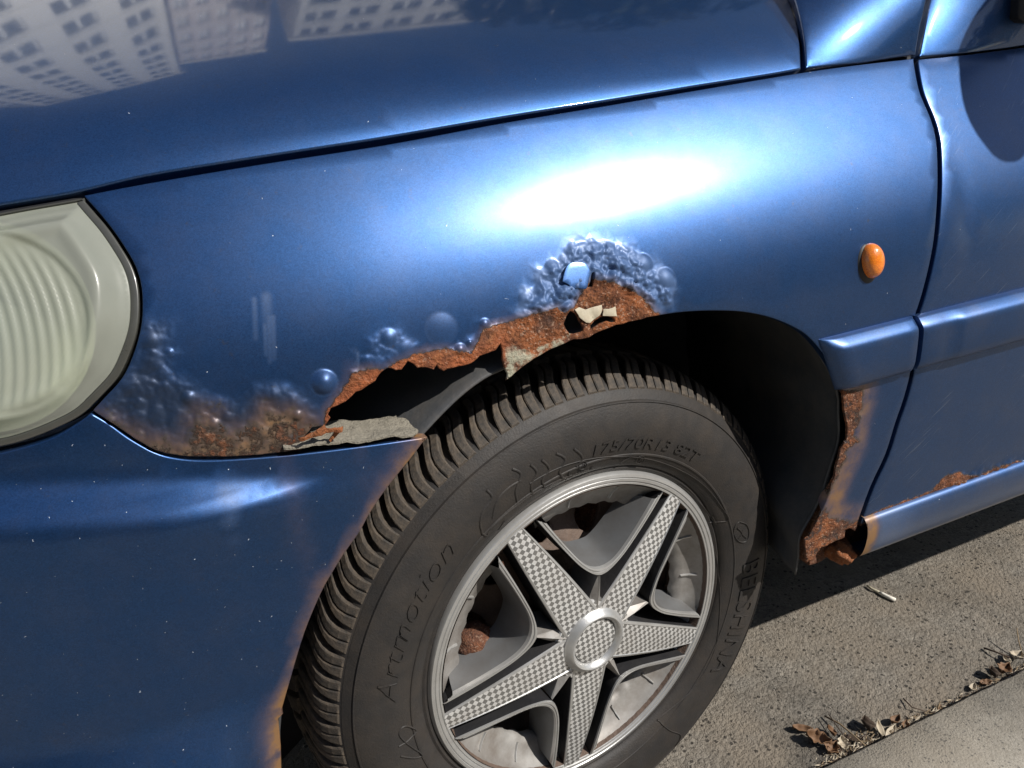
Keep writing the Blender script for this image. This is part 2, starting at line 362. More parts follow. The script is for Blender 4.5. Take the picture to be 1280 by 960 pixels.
def panel(name, surf, outline, mat_, parent, step=.010, bstep=.006, edge=.0015, depth=.006, fine=None, finestep=.002, disp=None, attrs=None, param=False, depth_fn=None, out=0.0, holes=()):
    Q = np.array(outline) if param else to_param(surf, outline)
    Q = resample(Q, bstep)
    keep = [0]
    for i in range(1, len(Q)):
        if np.linalg.norm(Q[i] - Q[keep[-1]]) > 4e-4: keep.append(i)
    Q = Q[keep]
    if np.linalg.norm(Q[0] - Q[-1]) < 4e-4: Q = Q[:-1]
    nr = offset_poly(Q, edge); B = Q - nr * edge
    loops = [B]; nrs = [nr]
    for h in holes:
        H_ = resample(np.array(h), bstep * .7); hn = -offset_poly(H_, edge); loops.append(H_ - hn * edge); nrs.append(hn)
    lo, hi = B.min(0), B.max(0)
    def grid(st):
        gx = np.arange(lo[0], hi[0], st); gu = np.arange(lo[1], hi[1], st * .866)
        X, U = np.meshgrid(gx, gu); X = X + (np.arange(len(gu)) % 2)[:, None] * st / 2
        return np.stack([X.ravel(), U.ravel()], 1)
    G = grid(step)
    if fine is not None:
        k = fine(G) < .5; G = G[k]; F = grid(finestep); F = F[fine(F) >= .5]
        sets = [(G, step), (F, finestep)]
    else: sets = [(G, step)]
    pts = []
    for g, st in sets:
        m_ = inpoly(g, B); g = g[m_]; g = g[dist_poly(g, B) > .55 * st]
        for hl in loops[1:]:
            g = g[~inpoly(g, hl)]; g = g[dist_poly(g, hl) > .55 * st]
        pts.append(g)
    G = np.concatenate(pts)
    allp = np.concatenate(loops + [G]); faces_in = []; s0 = 0
    edges = []
    for l in loops:
        n = len(l); edges += [(s0 + i, s0 + (i + 1) % n) for i in range(n)]; s0 += n
    vs, es, fs, ov, oe, of = delaunay_2d_cdt([Vector(p) for p in allp], edges, [], 1, 1e-6)
    V2 = np.array([[v.x, v.y] for v in vs]); F = [list(f) for f in fs]
    # drop faces outside / in holes
    cen = np.array([V2[f].mean(0) for f in F]); ok = inpoly(cen, B)
    for hl in loops[1:]: ok &= ~inpoly(cen, hl)
    F = [f for f, o in zip(F, ok) if o]
    mp_ = {}
    for i, l in enumerate(ov):
        for k in l: mp_.setdefault(k, i)
    def pos(P2, dep, base=None):
        b_ = P2 if base is None else base
        p3 = surf(P2[:, 0], P2[:, 1]); n3 = surf.normal(b_[:, 0], b_[:, 1])
        h = (disp(b_) if disp else 0) + out
        return p3 + n3 * (np.asarray(h) - dep)[..., None] if np.ndim(h) or np.ndim(dep) else p3 + n3 * (h - dep)
    verts = [pos(V2, 0.0)]; par = [V2]; nv = len(V2); s0 = 0
    for l, nr_ in zip(loops, nrs):
        n = len(l); prev = [mp_[s0 + i] for i in range(n)]
        dd = depth if depth_fn is None else depth_fn(l)
        for t in (35, 65, 90, 'end'):
            if t == 'end': P2 = l + nr_ * edge * .9; dep = np.zeros(n) + dd
            else: P2 = l + nr_ * edge * math.sin(math.radians(t)); dep = np.full(n, edge * (1 - math.cos(math.radians(t))))
            verts.append(pos(P2, dep, l)); par.append(l); cur = list(range(nv, nv + n)); nv += n
            for i in range(n):
                j = (i + 1) % n; F.append([prev[j], prev[i], cur[i], cur[j]])
            prev = cur
        s0 += n
    V = np.concatenate(verts); PP = np.concatenate(par)
    # orient main faces outwards
    at = {k: fn(PP) for k, fn in (attrs or {}).items()}
    o = mesh_obj(name, V, F, mat_, parent, attrs=at)
    bm = bmesh.new(); bm.from_mesh(o.data); bmesh.ops.recalc_face_normals(bm, faces=bm.faces)
    c0 = V[len(loops[0])] if len(V2) > len(loops[0]) else V[0]
    f0 = max(bm.faces, key=lambda f: f.calc_area() if len(f.verts) == 3 else 0)
    cc = f0.calc_center_median()
    if f0.normal.dot(Vector(CAM) - cc) < 0: bmesh.ops.reverse_faces(bm, faces=bm.faces)
    bm.to_mesh(o.data); bm.free()
    return o

car = empty('parked_car', (0, 0, 0))
tag(car, 'old blue metallic hatchback with a rusted through front wing, parked beside the kerb', 'car')

# ---- traced outlines (pixels of a 1280x960 view, cast on the real skins)
hood_edge = cat([(-60, 268), (0, 257), (90, 242), (180, 221), (300, 201), (400, 185.5), (480, 173), (625, 148), (750, 128), (880, 106.5), (960, 94), (1001, 86.5)], 4)
fend_top = cat([(105, 244), (180, 229.5), (322, 205.5), (480, 181), (625, 154), (760, 131.5), (880, 111), (1006, 90), (1080, 80), (1142, 73)], 4)
door_gap_u = cat([(1142, 73), (1144.5, 90), (1149, 112), (1155, 128), (1162, 144), (1168, 163), (1171.5, 185), (1172.5, 225), (1171, 262), (1167.5, 300), (1161, 335), (1152, 370), (1144, 395), (1142, 410), (1141.5, 440), (1138, 467), (1130, 498), (1119, 530), (1107, 568), (1088, 609), (1071, 656)], 3)
tail_edge = [(1069, 664), (1061.5, 660), (1057, 663), (1055, 671), (1046, 676), (1033, 682), (1026, 684), (1021, 694), (1014, 701), (1008, 703.5), (1006.5, 690), (1006, 675), (1011.6, 671), (1022.5, 649), (1033, 627), (1044, 590), (1048, 572), (1051, 562), (1056, 552), (1058.5, 549), (1059.5, 540), (1057.5, 525), (1055, 513), (1054, 500), (1053, 489)]
arch = cat([(1053, 489), (1043, 464), (1030, 443), (1015, 425), (1000, 413), (975, 401), (950, 393.5), (920, 389), (880, 388.5), (845, 391), (810, 396.5)], 4)
arch_rust = [(802, 399), (794, 401), (786, 402.5), (778, 405), (770, 406), (760, 410), (750, 414), (741, 419), (735, 422), (726, 424), (718, 424), (711, 427), (704, 430), (695, 434), (687, 437.5), (678, 443), (668, 448), (660, 454), (652, 460), (645, 466), (639, 471), (633, 475), (635, 468), (631, 460), (627, 449), (628, 440), (626, 429), (620, 438), (611, 441), (600, 445), (592, 452), (585, 456), (575, 458), (567, 460), (560, 461), (555, 464), (549, 461), (546, 456), (542, 462), (532, 459), (522, 460), (517, 455), (510, 451.5), (502, 462), (495, 463), (490, 460.5), (484, 460), (477, 465), (472, 472), (470, 476), (462, 481), (452, 488), (445, 490), (438, 497), (432, 502), (424, 506), (414, 510), (410, 518), (413, 522), (407, 532), (400, 533), (390, 534), (384, 541), (375, 552), (377, 560)]
fend_bot = cat([(377, 562), (340, 566.5), (305, 569.5), (255, 571), (222, 569), (194, 562), (162, 544), (138, 527), (117, 514)], 4)
lamp_rim = cat([(117, 512), (130, 498), (153, 472), (168, 439), (176, 410), (178, 381), (176, 355), (168.5, 331), (154, 306), (138, 283), (120, 261), (105, 245)], 4)

def PQ(pts, surf=BODY): return to_param(surf, pts)
R_main = PQ([(404, 535), (410, 512), (428, 488), (440, 466), (458, 461), (480, 462), (498, 452), (512, 446), (532, 440), (560, 437), (588, 440), (598, 428), (606, 412), (618, 407), (640, 402), (668, 393), (694, 386), (704, 392), (716, 384), (733, 354), (742, 350), (764, 354), (786, 362), (804, 374), (818, 390), (830, 397), (800, 410), (700, 440), (640, 480), (600, 460), (480, 480), (430, 520)])
R_low = PQ([(112, 512), (135, 520), (160, 533), (190, 548), (222, 552), (236, 543), (240, 524), (252, 510), (272, 514), (280, 530), (306, 534), (322, 520), (330, 508), (350, 514), (366, 510), (384, 524), (400, 528), (412, 545), (385, 585), (200, 590), (110, 530)])
R_tail = PQ([(1050, 487), (1064, 487), (1080, 484), (1080, 500), (1076, 520), (1070, 540), (1074, 552), (1062, 560), (1050, 590), (1040, 612), (1030, 632), (1040, 646), (1062, 650), (1076, 650), (1076, 662), (1060, 700), (1000, 715), (1000, 660), (1030, 610), (1045, 560), (1050, 520)])
B_main = PQ([(636, 398), (648, 372), (664, 348), (684, 322), (706, 306), (738, 295), (772, 302), (800, 312), (822, 330), (843, 342), (848, 362), (842, 386), (820, 395), (760, 420), (660, 420)])
B_low = PQ([(120, 508), (150, 474), (172, 440), (180, 402), (208, 408), (205, 440), (214, 470), (240, 480), (262, 500), (300, 502), (318, 486), (345, 482), (372, 492), (395, 510), (412, 545), (380, 580), (200, 590), (120, 530)])
B_mid = PQ([(452, 446), (462, 428), (480, 415), (500, 418), (520, 432), (512, 446), (470, 466)])
P_flap = PQ([(627, 432), (640, 428), (662, 436), (690, 424), (715, 412), (716, 428), (660, 462), (632, 480)])
bubbles = [(405, 478, 17, .0075), (372, 518, 10, .005), (188, 425, 17, .0035), (236, 497, 12, .004), (262, 506, 8, .0025), (352, 500, 18, .003), (552, 410, 19, .0014), (575, 437, 8, .004), (587, 428, 4, .003), (606, 405, 7, .003), (486, 423, 13, .003), (505, 436, 14, .0025), (722, 346, 17, .0080), (803, 331, 13, .0055), (830, 350, 14, .0065), (815, 370, 11, .004), (207, 482, 10, .003), (195, 455, 12, .0025), (212, 440, 6, .002), (285, 520, 10, .003), (330, 540, 14, .0035), (268, 530, 11, .004), (345, 550, 10, .003), (300, 552, 10, .003), (250, 556, 9, .002)]
BUB = []
for (bx, by, br, bh) in bubbles:
    c0 = np.array(BODY.hit(bx, by)); c1 = np.array(BODY.hit(bx + br, by)); BUB.append((c0, abs(c1[0] - c0[0]), bh))
def nz(P, f, seed=0.0, oct_=3):
    out = np.empty(len(P))
    for i, (a, b) in enumerate(P): out[i] = noise.fractal(Vector((a * f + seed, b * f, seed)), 1.0, 2.0, oct_)
    return out
def cells(P, f, seed=0.0):
    out = np.empty(len(P))
    for i, (a, b) in enumerate(P):
        d, _ = noise.voronoi(Vector((a * f + seed, b * f + seed, seed))); out[i] = d[0]
    return out
_cache = {}
def masks(P):
    key = (len(P), float(P.sum()), float(P[0, 0]))
    if key in _cache: return _cache[key]
    def mk(poly, soft): return sst(-soft, soft, sdf(P, poly))
    wob = .007 * nz(P, 75, 6.0, 2); bl = np.maximum.reduce([sst(-.002, .017, sdf(P, B_main) + wob), mk(B_low, .008), mk(B_mid, .006) * .8])
    ru = np.maximum.reduce([mk(R_main, .004), mk(R_low, .013) * .44, mk(R_tail, .006) * .62])
    _cache[key] = (bl, ru, mk(P_flap, .003)); return _cache[key]
def fend_disp(P):
    bl, ru, fl = masks(P); out = np.zeros(len(P)); w_ = np.maximum(bl, ru); k = w_ > .01
    if k.any():
        Q = P[k]
        c1 = cells(Q + .003 * np.stack([nz(Q, 90, 3.1, 2), nz(Q, 90, 8.4, 2)], 1), 85); c2 = cells(Q, 210, 5.0)
        main = sst(-.02, .02, sdf(Q, B_main))
        amp = .0010 + .0008 * main
        dome = np.clip(1 - (c1 / .62) ** 2, 0, 1)
        bil = np.abs(nz(Q, 48, 3.7, 2)) ** .8; bil2 = np.abs(nz(Q, 170, 7.7, 2)) ** .7
        b_ = amp * dome ** .8 + (.0016 + .0052 * main) * bil * (.55 + .9 * np.clip(.5 + nz(Q, 26, 11.0, 1), 0, 1)) + (.0006 + .0030 * main) * bil2 + .0008 * main * np.abs(nz(Q, 380, 2.2, 2)) + .0004 * np.clip(1 - (c2 / .55) ** 2, 0, 1)
        fl_ = nz(Q, 70, 9.0, 3); r_ = .0012 * nz(Q, 160, 2.0, 4) + .0008 * nz(Q, 500, 4.0, 3) + .0006 + .0016 * np.round(fl_ * 3.5) / 3.5
        rr = ru[k] * (1 - .5 * fl[k])
        out[k] = bl[k] * b_ * (1 - rr * .75) + rr * r_
    for c, r, h in BUB:
        d = np.hypot(P[:, 0] - c[0], P[:, 1] - c[1]) / r; q = d < 1
        out[q] = np.maximum(out[q], h * .72 * np.clip(1 - d[q] ** 2, 0, 1) ** 1.1) if q.any() else out[q]
    # the bent flap hangs inwards at the wheel side
    return out
def drip_attr(P):
    out = np.zeros(len(P))
    for (px, py, w1, ln) in [(318, 378, 2.2, 60), (333, 375, 4.5, 34), (336, 400, 2.2, 70), (341, 400, 2.4, 64), (331, 410, 1.8, 45), (447, 445, 1.5, 40)]:
        a = np.array(BODY.hit(px, py - 4)); b = np.array(BODY.hit(px + 1.5, py + ln * .75)); ab = b - a; l = ab @ ab
        t = np.clip(((P - a) @ ab) / l, 0, 1); q = a + t[:, None] * ab - P; d = np.hypot(q[:, 0], q[:, 1]); r = w1 * .00075
        out = np.maximum(out, sst(1.7, .2, d / r) * (1 - .5 * t))
    return out
def fine_f(P):
    bl, ru, fl = masks(P); f = np.maximum(sst(0, .02, bl), sst(0, .02, ru))
    for c, r, h in BUB: f = np.maximum(f, (np.hypot(P[:, 0] - c[0], P[:, 1] - c[1]) < r * 1.3) * 1.0)
    d0 = BODY.hit(333, 410); f = np.maximum(f, ((abs(P[:, 0] - d0[0]) < .024) & (abs(P[:, 1] - d0[1]) < .065)) * 1.0)
    return f
def bub_mask(P):
    o = np.zeros(len(P))
    for c, r, h in BUB: o = np.maximum(o, .85 * sst(1.25, .9, np.hypot(P[:, 0] - c[0], P[:, 1] - c[1]) / r))
    return o
def wing_grime(P):
    f = sst(-.012, .006, sdf(P, R_tail2)) * .95
    return np.maximum(f, np.maximum(sst(-.014, .014, sdf(P, R_low)) * .95, .5 * sst(-.008, .0, sdf(P, R_main))))
R_tail2 = PQ([(1050, 487), (1090, 478), (1092, 500), (1082, 530), (1078, 560), (1066, 590), (1056, 612), (1050, 632), (1076, 634), (1080, 660), (1000, 715), (1000, 640), (1040, 580)])
def fend_depth(l):
    # arch lip is a deeper return flange than the torn edges
    ru = masks(l)[1]; return .011 - .008 * sst(.2, .6, ru) + .02 * sst(.25, .27, l[:, 1])
hole_a = PQ(cat([(704, 405), (706, 397), (709, 389), (719, 392), (723, 401), (728, 410), (726, 415), (712, 417), (704, 405)], 2)[:-1])
hole_b = PQ([(750, 396), (758, 395), (766, 397), (769, 402), (764, 403), (757, 401), (750, 404), (744, 408), (738, 413), (738, 407), (742, 401)])
hole_c = PQ([(737, 342), (739, 341), (741, 358), (735, 359)])
HE = PQ(arch_rust[26:])
f_out = fend_top + door_gap_u[1:] + tail_edge + arch[1:] + arch_rust + fend_bot + lamp_rim[:-1]
fender = panel('front_wing', BODY, f_out, M['paint_wing'], car, step=.009, bstep=.004, edge=.0011, fine=fine_f, finestep=.0014, disp=fend_disp,
    attrs={'rust': lambda P: masks(P)[1], 'blister': lambda P: np.maximum(masks(P)[0], bub_mask(P)), 'primer': lambda P: masks(P)[2] * .5, 'drip': drip_attr, 'chalk': lambda P: sst(-.003, .006, sdf(P, B_main) + .007 * nz(P, 75, 6.0, 2)), 'fresh': lambda P: sst(.013, .003, dist_poly(P, HE, closed=False)), 'tarnish': lambda P: sst(-.012, .012, sdf(P, B_low)), 'grime': wing_grime}, depth_fn=fend_depth, holes=(hole_a, hole_b, hole_c))
# hood: seam edge traced, then across the whole bonnet
hood_gap = cat([(1001, 86.5), (1000, 60), (996, 30), (987, 4), (980, -12), (968, -40), (952, -75)], 3)
hh = [BODY.hit(*p) for p in hood_edge]; hg = [BODY.hit(*p) for p in hood_gap]
hx0 = hh[0][0]
hood_out = hh + hg[1:] + [(hg[-1][0] + .03, hg[-1][1] + .12), (hg[-1][0] + .07, .85), (.46, 1.2), (.46, 1.75), (-.62, 1.75), (-.62, 1.1), (-.56, .7), (-.50, .45), (-.45, hh[0][1] + .01)]
hood = panel('bonnet', BODY, hood_out, M['paint'], car, param=True, step=.02, bstep=.01, edge=.0022, depth=.03, out=.001)
# door
dg = [(p[0] + 5.0, p[1] + 1.0) for p in door_gap_u]
dg[0] = (1148, 74)
door_bot = BODY.hit(1075, 657)
sb = [BODY.hit(*p) for p in [(1075.5, 658), (1140, 633), (1209, 608), (1280, 582)]]
dpar = [BODY.hit(*p) for p in dg[:-1]] + sb + [(1.35, sb[-1][1]), (1.38, .0), (1.36, .29)]
dtop = [BODY.hit(*p) for p in [(1280, 59), (1211, 68)]]
dpar += dtop
D_rust = PQ([(1074, 660), (1090, 640), (1120, 630), (1165, 612), (1180, 596), (1196, 588), (1212, 594), (1225, 592), (1260, 578), (1290, 572), (1290, 590), (1200, 620), (1080, 665)])
D_bl = PQ([(1165, 615), (1185, 592), (1215, 588), (1290, 565), (1290, 590), (1210, 615)])
def door_m(P): return sst(-.006, .006, sdf(P, D_rust)) * .8
def door_disp(P):
    k = sst(-.004, .006, sdf(P, D_bl)); out = np.zeros(len(P)); q = k > .01
    if q.any(): out[q] = k[q] * .003 * np.clip(1 - (cells(P[q], 90, 3.0) / .6) ** 2, 0, 1)
    # dent behind the wing joint
    c = np.array(BODY.hit(1208, 258)); out -= .0022 * np.exp(-(((P[:, 0] - c[0]) / .007) ** 2 + ((P[:, 1] - c[1]) / .035) ** 2))
    return out
def door_fine(P): return ((sdf(P, D_rust) > -.01) & (P[:, 0] < .75)) * 1.0
door = panel('front_door', BODY, dpar, M['paint_door'], car, param=True, step=.012, bstep=.008, edge=.0013, depth=.012, depth_fn=lambda l: .012 + .03 * sst(.25, .27, l[:, 1]), disp=door_disp, fine=door_fine, finestep=.0028,
    attrs={'rust': door_m, 'blister': door_m})
# ---- bumper: same side skin, with its ledge and lower flare pressed out
bump_top = fend_bot[::-1]
b_top = cat([(113.5, 516), (137, 530), (161, 547.5), (193, 565.5), (221, 573), (255, 575.5), (305, 573.5), (370, 568), (430, 561), (490, 553), (534, 546.5)], 4)
b_arch = cat([(534, 547.5), (527, 556), (515, 572), (498, 593), (480, 616), (462, 643), (450, 665), (431, 692), (416, 716), (402, 741), (381, 791), (362, 854), (352, 889)], 4)
b_low = [(354, 893), (348, 899), (351, 932), (352, 965)]
A_line = np.array([BODY.hit(*p) for p in b_arch + b_low[1:]])
b_left = cat([(-60, 575), (0, 566), (60, 549), (96, 529), (111, 518)], 4)
bl_ = [BODY.hit(*p) for p in b_left[:-1]]
bpar = [BODY.hit(*p) for p in b_top] + [BODY.hit(*p) for p in b_arch + b_low] + [(-.33, -.32), (-.72, -.32), (-.80, -.1), (-.80, .118), (-.62, .118)] + bl_
def bump_disp(P):
    dl = dist_poly(P, A_line, closed=False); fd = sst(.0, .14, dl); D = .0250 * fd
    c = .541 + (-.246 - P[:, 0]) * .165; z = P[:, 1] + .50
    hw = (.0125 + .0055 * sst(-.2, -.5, P[:, 0])) * (.6 + .4 * fd)
    o = D * sst(c + hw, c - hw, z)
    c2 = .375 + (-.45 - P[:, 0]) * .15
    return o + np.clip(c2 - z, 0, .2) * .55 * sst(.0, .05, dl) * 1.0
def bump_rust(P):
    # tan grime creeping in from the wheel arch edge
    dl = dist_poly(P, A_line, closed=False); z = P[:, 1]
    return .8 * sst(.010, .0, dl) + .8 * sst(-.13, -.16, z) * sst(.026, .0, dl) + .75 * sst(.02, .05, z) * sst(.024, .004, dl) + .16 * sst(.012, .0, np.abs(P[:, 0] + .268)) + .12 * sst(.008, .0, np.abs(P[:, 0] + .212))
bumper = panel('front_bumper', BODY, bpar, M['paint_low'], car, param=True, step=.010, bstep=.006, edge=.0016, disp=bump_disp,
    depth_fn=lambda l: np.where(l[:, 1] > .03, .045, .012), attrs={'grime': bump_rust,
    'drip': lambda P: np.maximum.reduce([sst(1.3, .4, np.hypot((P[:, 0] - BODY.hit(px, py)[0]) / a, (P[:, 1] - BODY.hit(px, py)[1]) / b)) * k for px, py, a, b, k in [(288, 612, .009, .010, .8), (287, 640, .0014, .020, .8), (296, 648, .0016, .022, .7), (131, 665, .011, .002, .5)]])})
# ---- head lamp
l_out = cat([(105, 246), (90, 249), (40, 257.5), (0, 265), (-60, 277)], 3)
l_low = cat([(-60, 566), (0, 559), (40, 548), (78, 532), (100, 520), (113, 509)], 3)
rim_in = [(p[0] - 3.5, p[1]) for p in cat([(116, 509), (130, 495), (152, 470), (167, 437), (175, 409), (177, 381), (175, 355), (167.5, 331), (153, 306), (137, 283), (119, 262), (107, 248)], 4)]
lens_q = PQ(l_out + [('s', -.62, BODY.hit(-60, 277)[1])] + [('s', -.62, BODY.hit(-60, 566)[1])] + l_low + rim_in[1:-1])
lens_c = np.array(BODY.hit(-8, 405)); lx = BODY.hit(118, 405)[0] - lens_c[0]; lz = .062
def lens_disp(P):
    d = np.maximum(sdf(P, lens_q), 0)
    o = -.001 + .003 * sst(0, .010, d) + .011 * sst(.003, .030, d)
    e = np.hypot((P[:, 0] - lens_c[0]) / lx, (P[:, 1] - lens_c[1]) / lz)
    o += .0035 * np.exp(-((d - .022) / .006) ** 2)
    ins = sst(1.02, .96, e)
    o += -.0025 * ins
    k = P[:, 0] - lens_c[0] + .10 * (P[:, 1] - lens_c[1]) + .22 * ((P[:, 1] - lens_c[1] - .01) ** 2) / .06
    fl = np.abs(np.sin(k * math.pi / .0072))
    o += .0014 * ins * (1 - fl ** 2) * sst(.06, .03, P[:, 1] - lens_c[1]) * sst(1.0, .8, e)
    return o
lamp = empty('headlight', (0, 0, 0), car)
lr = resample(lens_q, .003); lnr = offset_poly(lr, 1); lens_in = lr - lnr * (.0056 * np.where(lnr[:, 1] > .75, .25, 1.0))[:, None]
lens = panel('lens', BODY, lens_in, M['lens'], lamp, param=True, step=.0019, bstep=.003, edge=.0004, depth=.022, disp=lens_disp, out=-.002)
panel('lens_rim', BODY, lr, M['lens_edge'], lamp, param=True, step=.004, bstep=.003, edge=.0012, depth=.022, disp=lambda P: .0012 + 0 * P[:, 0], out=-.0024, holes=(lens_in,))
# reflector bowl behind the lens
bm = bmesh.new(); rings = []
for k in range(9):
    t = k / 8; a_ = 1.02 * math.cos(t * 1.35); dpt = .010 + .075 * math.sin(t * 1.5)
    ring = []
    for j in range(40):
        th = j / 40 * 2 * math.pi; x = lens_c[0] - .01 + lx * 1.2 * a_ * math.cos(th); u = lens_c[1] + .075 * a_ * math.sin(th)
        q = BODY(np.array(x), np.array(u)); ring.append(bm.verts.new((q[0] - dpt * .25, q[1] + dpt, q[2])))
    rings.append(ring)
for a_, b_ in zip(rings, rings[1:]):
    for j in range(40): bm.faces.new((a_[j], a_[(j + 1) % 40], b_[(j + 1) % 40], b_[j]))
bm.faces.new(rings[-1]); bm_obj('reflector', bm, M['chrome'], lamp, smooth=True)
# black seal strip between bonnet and lamp
sq = [(-60, 270.5), (0, 259.5), (90, 244), (100, 243.5), (104, 246), (90, 248.5), (0, 264), (-60, 276)]
panel('seal', BODY, sq, M['seal'], lamp, step=.01, bstep=.008, edge=.0005, depth=.012, out=-.004)

# ---- loft helper for trims running along the car
def trim(name, xs, prof, mat_, parent, attrs=None, cap=True):
    """xs: list of (x, scale_out, dz, skew) stations, prof: list of (out, z)"""
    V = []; F = []; n = len(prof)
    for (x, so_, dz, sk) in xs:
        for (o, z) in prof:
            yb = float(BODY(np.array(x), np.array(z - .5))[1]); V.append((x + sk * (z - .52), yb - o * so_, z + dz))
    for i in range(len(xs) - 1):
        for j in range(n - 1): F.append((i * n + j, i * n + j + 1, (i + 1) * n + j + 1, (i + 1) * n + j))
    if cap: F.append(tuple(range(n))); F.append(tuple((len(xs) - 1) * n + j for j in range(n))[::-1])
    o = mesh_obj(name, V, F, mat_, parent)
    bm = bmesh.new(); bm.from_mesh(o.data); bmesh.ops.recalc_face_normals(bm, faces=bm.faces); bm.to_mesh(o.data); bm.free()
    if attrs is not None:
        for k, fn in attrs.items():
            a_ = o.data.attributes.new(k, 'FLOAT', 'POINT'); a_.data.foreach_set('value', np.array([fn(*v) for v in V], dtype=np.float32))
    autosmooth(o, 50); return o
M['trim'] = paint_mat('blue trim paint, faded', coat_rough=.32, rough=.46, dusty=.14, coatw=.5)
def rnd(prof, k=3):
    return cat(prof, k)
strip_prof = [(-.002, .5565), (.004, .5562), (.0065, .5545), (.0105, .5505), (.0128, .5478), (.0140, .5450), (.0144, .5400), (.0142, .5250), (.0136, .5120), (.0122, .5060), (.0095, .5005), (.005, .4985), (-.002, .4982)]
st = [(.2560, .12, 0, -.42), (.2585, .45, 0, -.42), (.2640, .78, 0, -.42), (.2720, 1.0, 0, -.4)] + [(.2720 + (.356 - .2720) * i / 10, 1, 0, -.4 * (1 - i / 10)) for i in range(1, 11)] + [(.3595, .9, 0, .0), (.3620, .35, 0, .0)]
trim('rub_strip', st, strip_prof, M['trim'], car)
st = [(.3650, .35, 0, 0), (.3665, .9, 0, 0), (.372, 1.0, 0, 0), (.395, 1.0, 0, 0), (.412, 1.0, 0, 0), (.418, 1.13, 0, 0), (.425, 1.18, 0, 0), (.6, 1.18, 0, 0), (.9, 1.18, 0, 0), (1.30, 1.18, 0, 0)]
trim('rub_strip', st, strip_prof, M['trim'], car)
# sill cover, hollow, its front end rusted
M['sill'] = paint_mat('blue sill paint, bleached', coat_rough=.2, rough=.42, dusty=.12)
sill_prof = rnd([(-.010, .3275), (-.001, .3265), (.0045, .3235), (.0085, .316), (.0100, .305), (.0095, .292), (.0070, .280), (.003, .2725), (-.003, .268), (-.012, .266), (-.05, .266)], 3)
sx_ = [.3215, .3225, .325, .33, .335, .34, .345, .35, .36, .37, .38, .40, .45, .5, .6, .8, 1.0, 1.35]
sill = trim('sill_cover', [(x, 1, 0, -.035) for x in sx_], sill_prof, M['sill'], car, cap=False,
    attrs={'rust': lambda x, y, z: float(.75 * sst(.333, .325, x)), 'grime': lambda x, y, z: float(1.5 * sst(.350, .338, x)),  'drip': lambda x, y, z: float(.9 * sst(.34, .352, x) * sst(.43, .36, x) + .2)})
# ---- side repeater lamp on the wing
rx, ru_ = BODY.hit(1087.5, 326); rp = BODY(np.array(rx), np.array(ru_)); rn = BODY.normal(np.array(rx), np.array(ru_))
if rn[1] > 0: rn = -rn
def dome_obj(name, c, n, a, b, h, mat_, parent, k0=0.0, seg=28, rings=8, tiltup=0):
    n = Vector(n).normalized(); X = Vector((1, 0, 0)); X = (X - n * X.dot(n)).normalized(); U = n.cross(X); U = U if U.z > 0 else -U
    V = []; F = []
    for i in range(rings):
        t = i / rings * math.pi / 2
        for j in range(seg):
            th = j / seg * 2 * math.pi; V.append(Vector(c) + X * a * math.cos(t) ** .75 * math.cos(th) + U * b * math.cos(t) ** .75 * math.sin(th) + n * (h * math.sin(t) + k0))
    V.append(Vector(c) + n * (h + k0)); 
    for i in range(rings - 1):
        for j in range(seg): F.append((i * seg + j, i * seg + (j + 1) % seg, (i + 1) * seg + (j + 1) % seg, (i + 1) * seg + j))
    for j in range(seg): F.append(((rings - 1) * seg + j, (rings - 1) * seg + (j + 1) % seg, rings * seg))
    o = mesh_obj(name, V, F, mat_, parent); bm = bmesh.new(); bm.from_mesh(o.data); bmesh.ops.recalc_face_normals(bm, faces=bm.faces); bm.to_mesh(o.data); bm.free(); return o
rep = empty('side_repeater', tuple(rp), car)
def rel(o, root): o.matrix_parent_inverse = Matrix.Translation(-root.location); return o
rel(dome_obj('gasket_and_shadow', rp - rn * .001 + np.array([-.0025, 0, -.0022]), rn, .0142, .0198, .0040, M['seal'], rep), rep)  # black gasket, enlarged and shifted down-left to also stand in for the lens shadow
rel(dome_obj('lens', rp + rn * .0012, rn, .0122, .0172, .0115, M['amber'], rep), rep)

# ---- corner panels above the wing line
seam_x = np.array([BODY.hit(*p)[0] for p in fend_top]); seam_u = np.array([BODY.hit(*p)[1] for p in fend_top])
door_tx = np.array([p[0] for p in (dtop[1], dtop[0])]); 
dx0, du0 = BODY.hit(1148, 74); dx1, du1 = BODY.hit(1211, 68); dx2, du2 = BODY.hit(1280, 59)
SXX = np.concatenate([seam_x, [dx0 + .001, dx1, dx2]]); SUU = np.concatenate([seam_u, [du0, du1, du2]])
def pillar(phi0, kv, kx, xc, kvv=0.0, clampp=(-60, 80)):
    def f(x, v):
        x, v = np.broadcast_arrays(x, v); u0 = np.interp(x, SXX, SUU) + .0035; b = BODY(x, u0); y = b[..., 1].copy(); z = b[..., 2].copy(); K = 14; pv = 0
        for k in range(K):
            vv = v * (k + .5) / K; ph = np.radians(np.clip(phi0 + kv * vv + kvv * vv * vv - kx * (x - xc), *clampp)); y += np.sin(ph) * v / K; z += np.cos(ph) * v / K
        return np.stack([x, y, z], -1)
    return GSurf(f, .15, .75, -.01, .25)
CH = pillar(28, 460, 290, .325, clampp=(4, 66))
g_l = cat([(1007.5, 85), (1006, 56), (1000, 24), (991, -6), (985, -20), (973, -52)], 3)
g_r = cat([(1167, -55), (1160, -20), (1158, 0), (1150.5, 34), (1144.5, 69.5)], 3)
panel('scuttle_corner', CH, [CH.hit(*p) for p in g_l + [(1010, -56), (1060, -58), (1120, -58)] + g_r + [(1080, 78.5)]], M['paint'], car, param=True, step=.006, bstep=.004, edge=.0016, depth=.03)
CH2 = pillar(23, 150, 250, .49, clampp=(-12, 80))
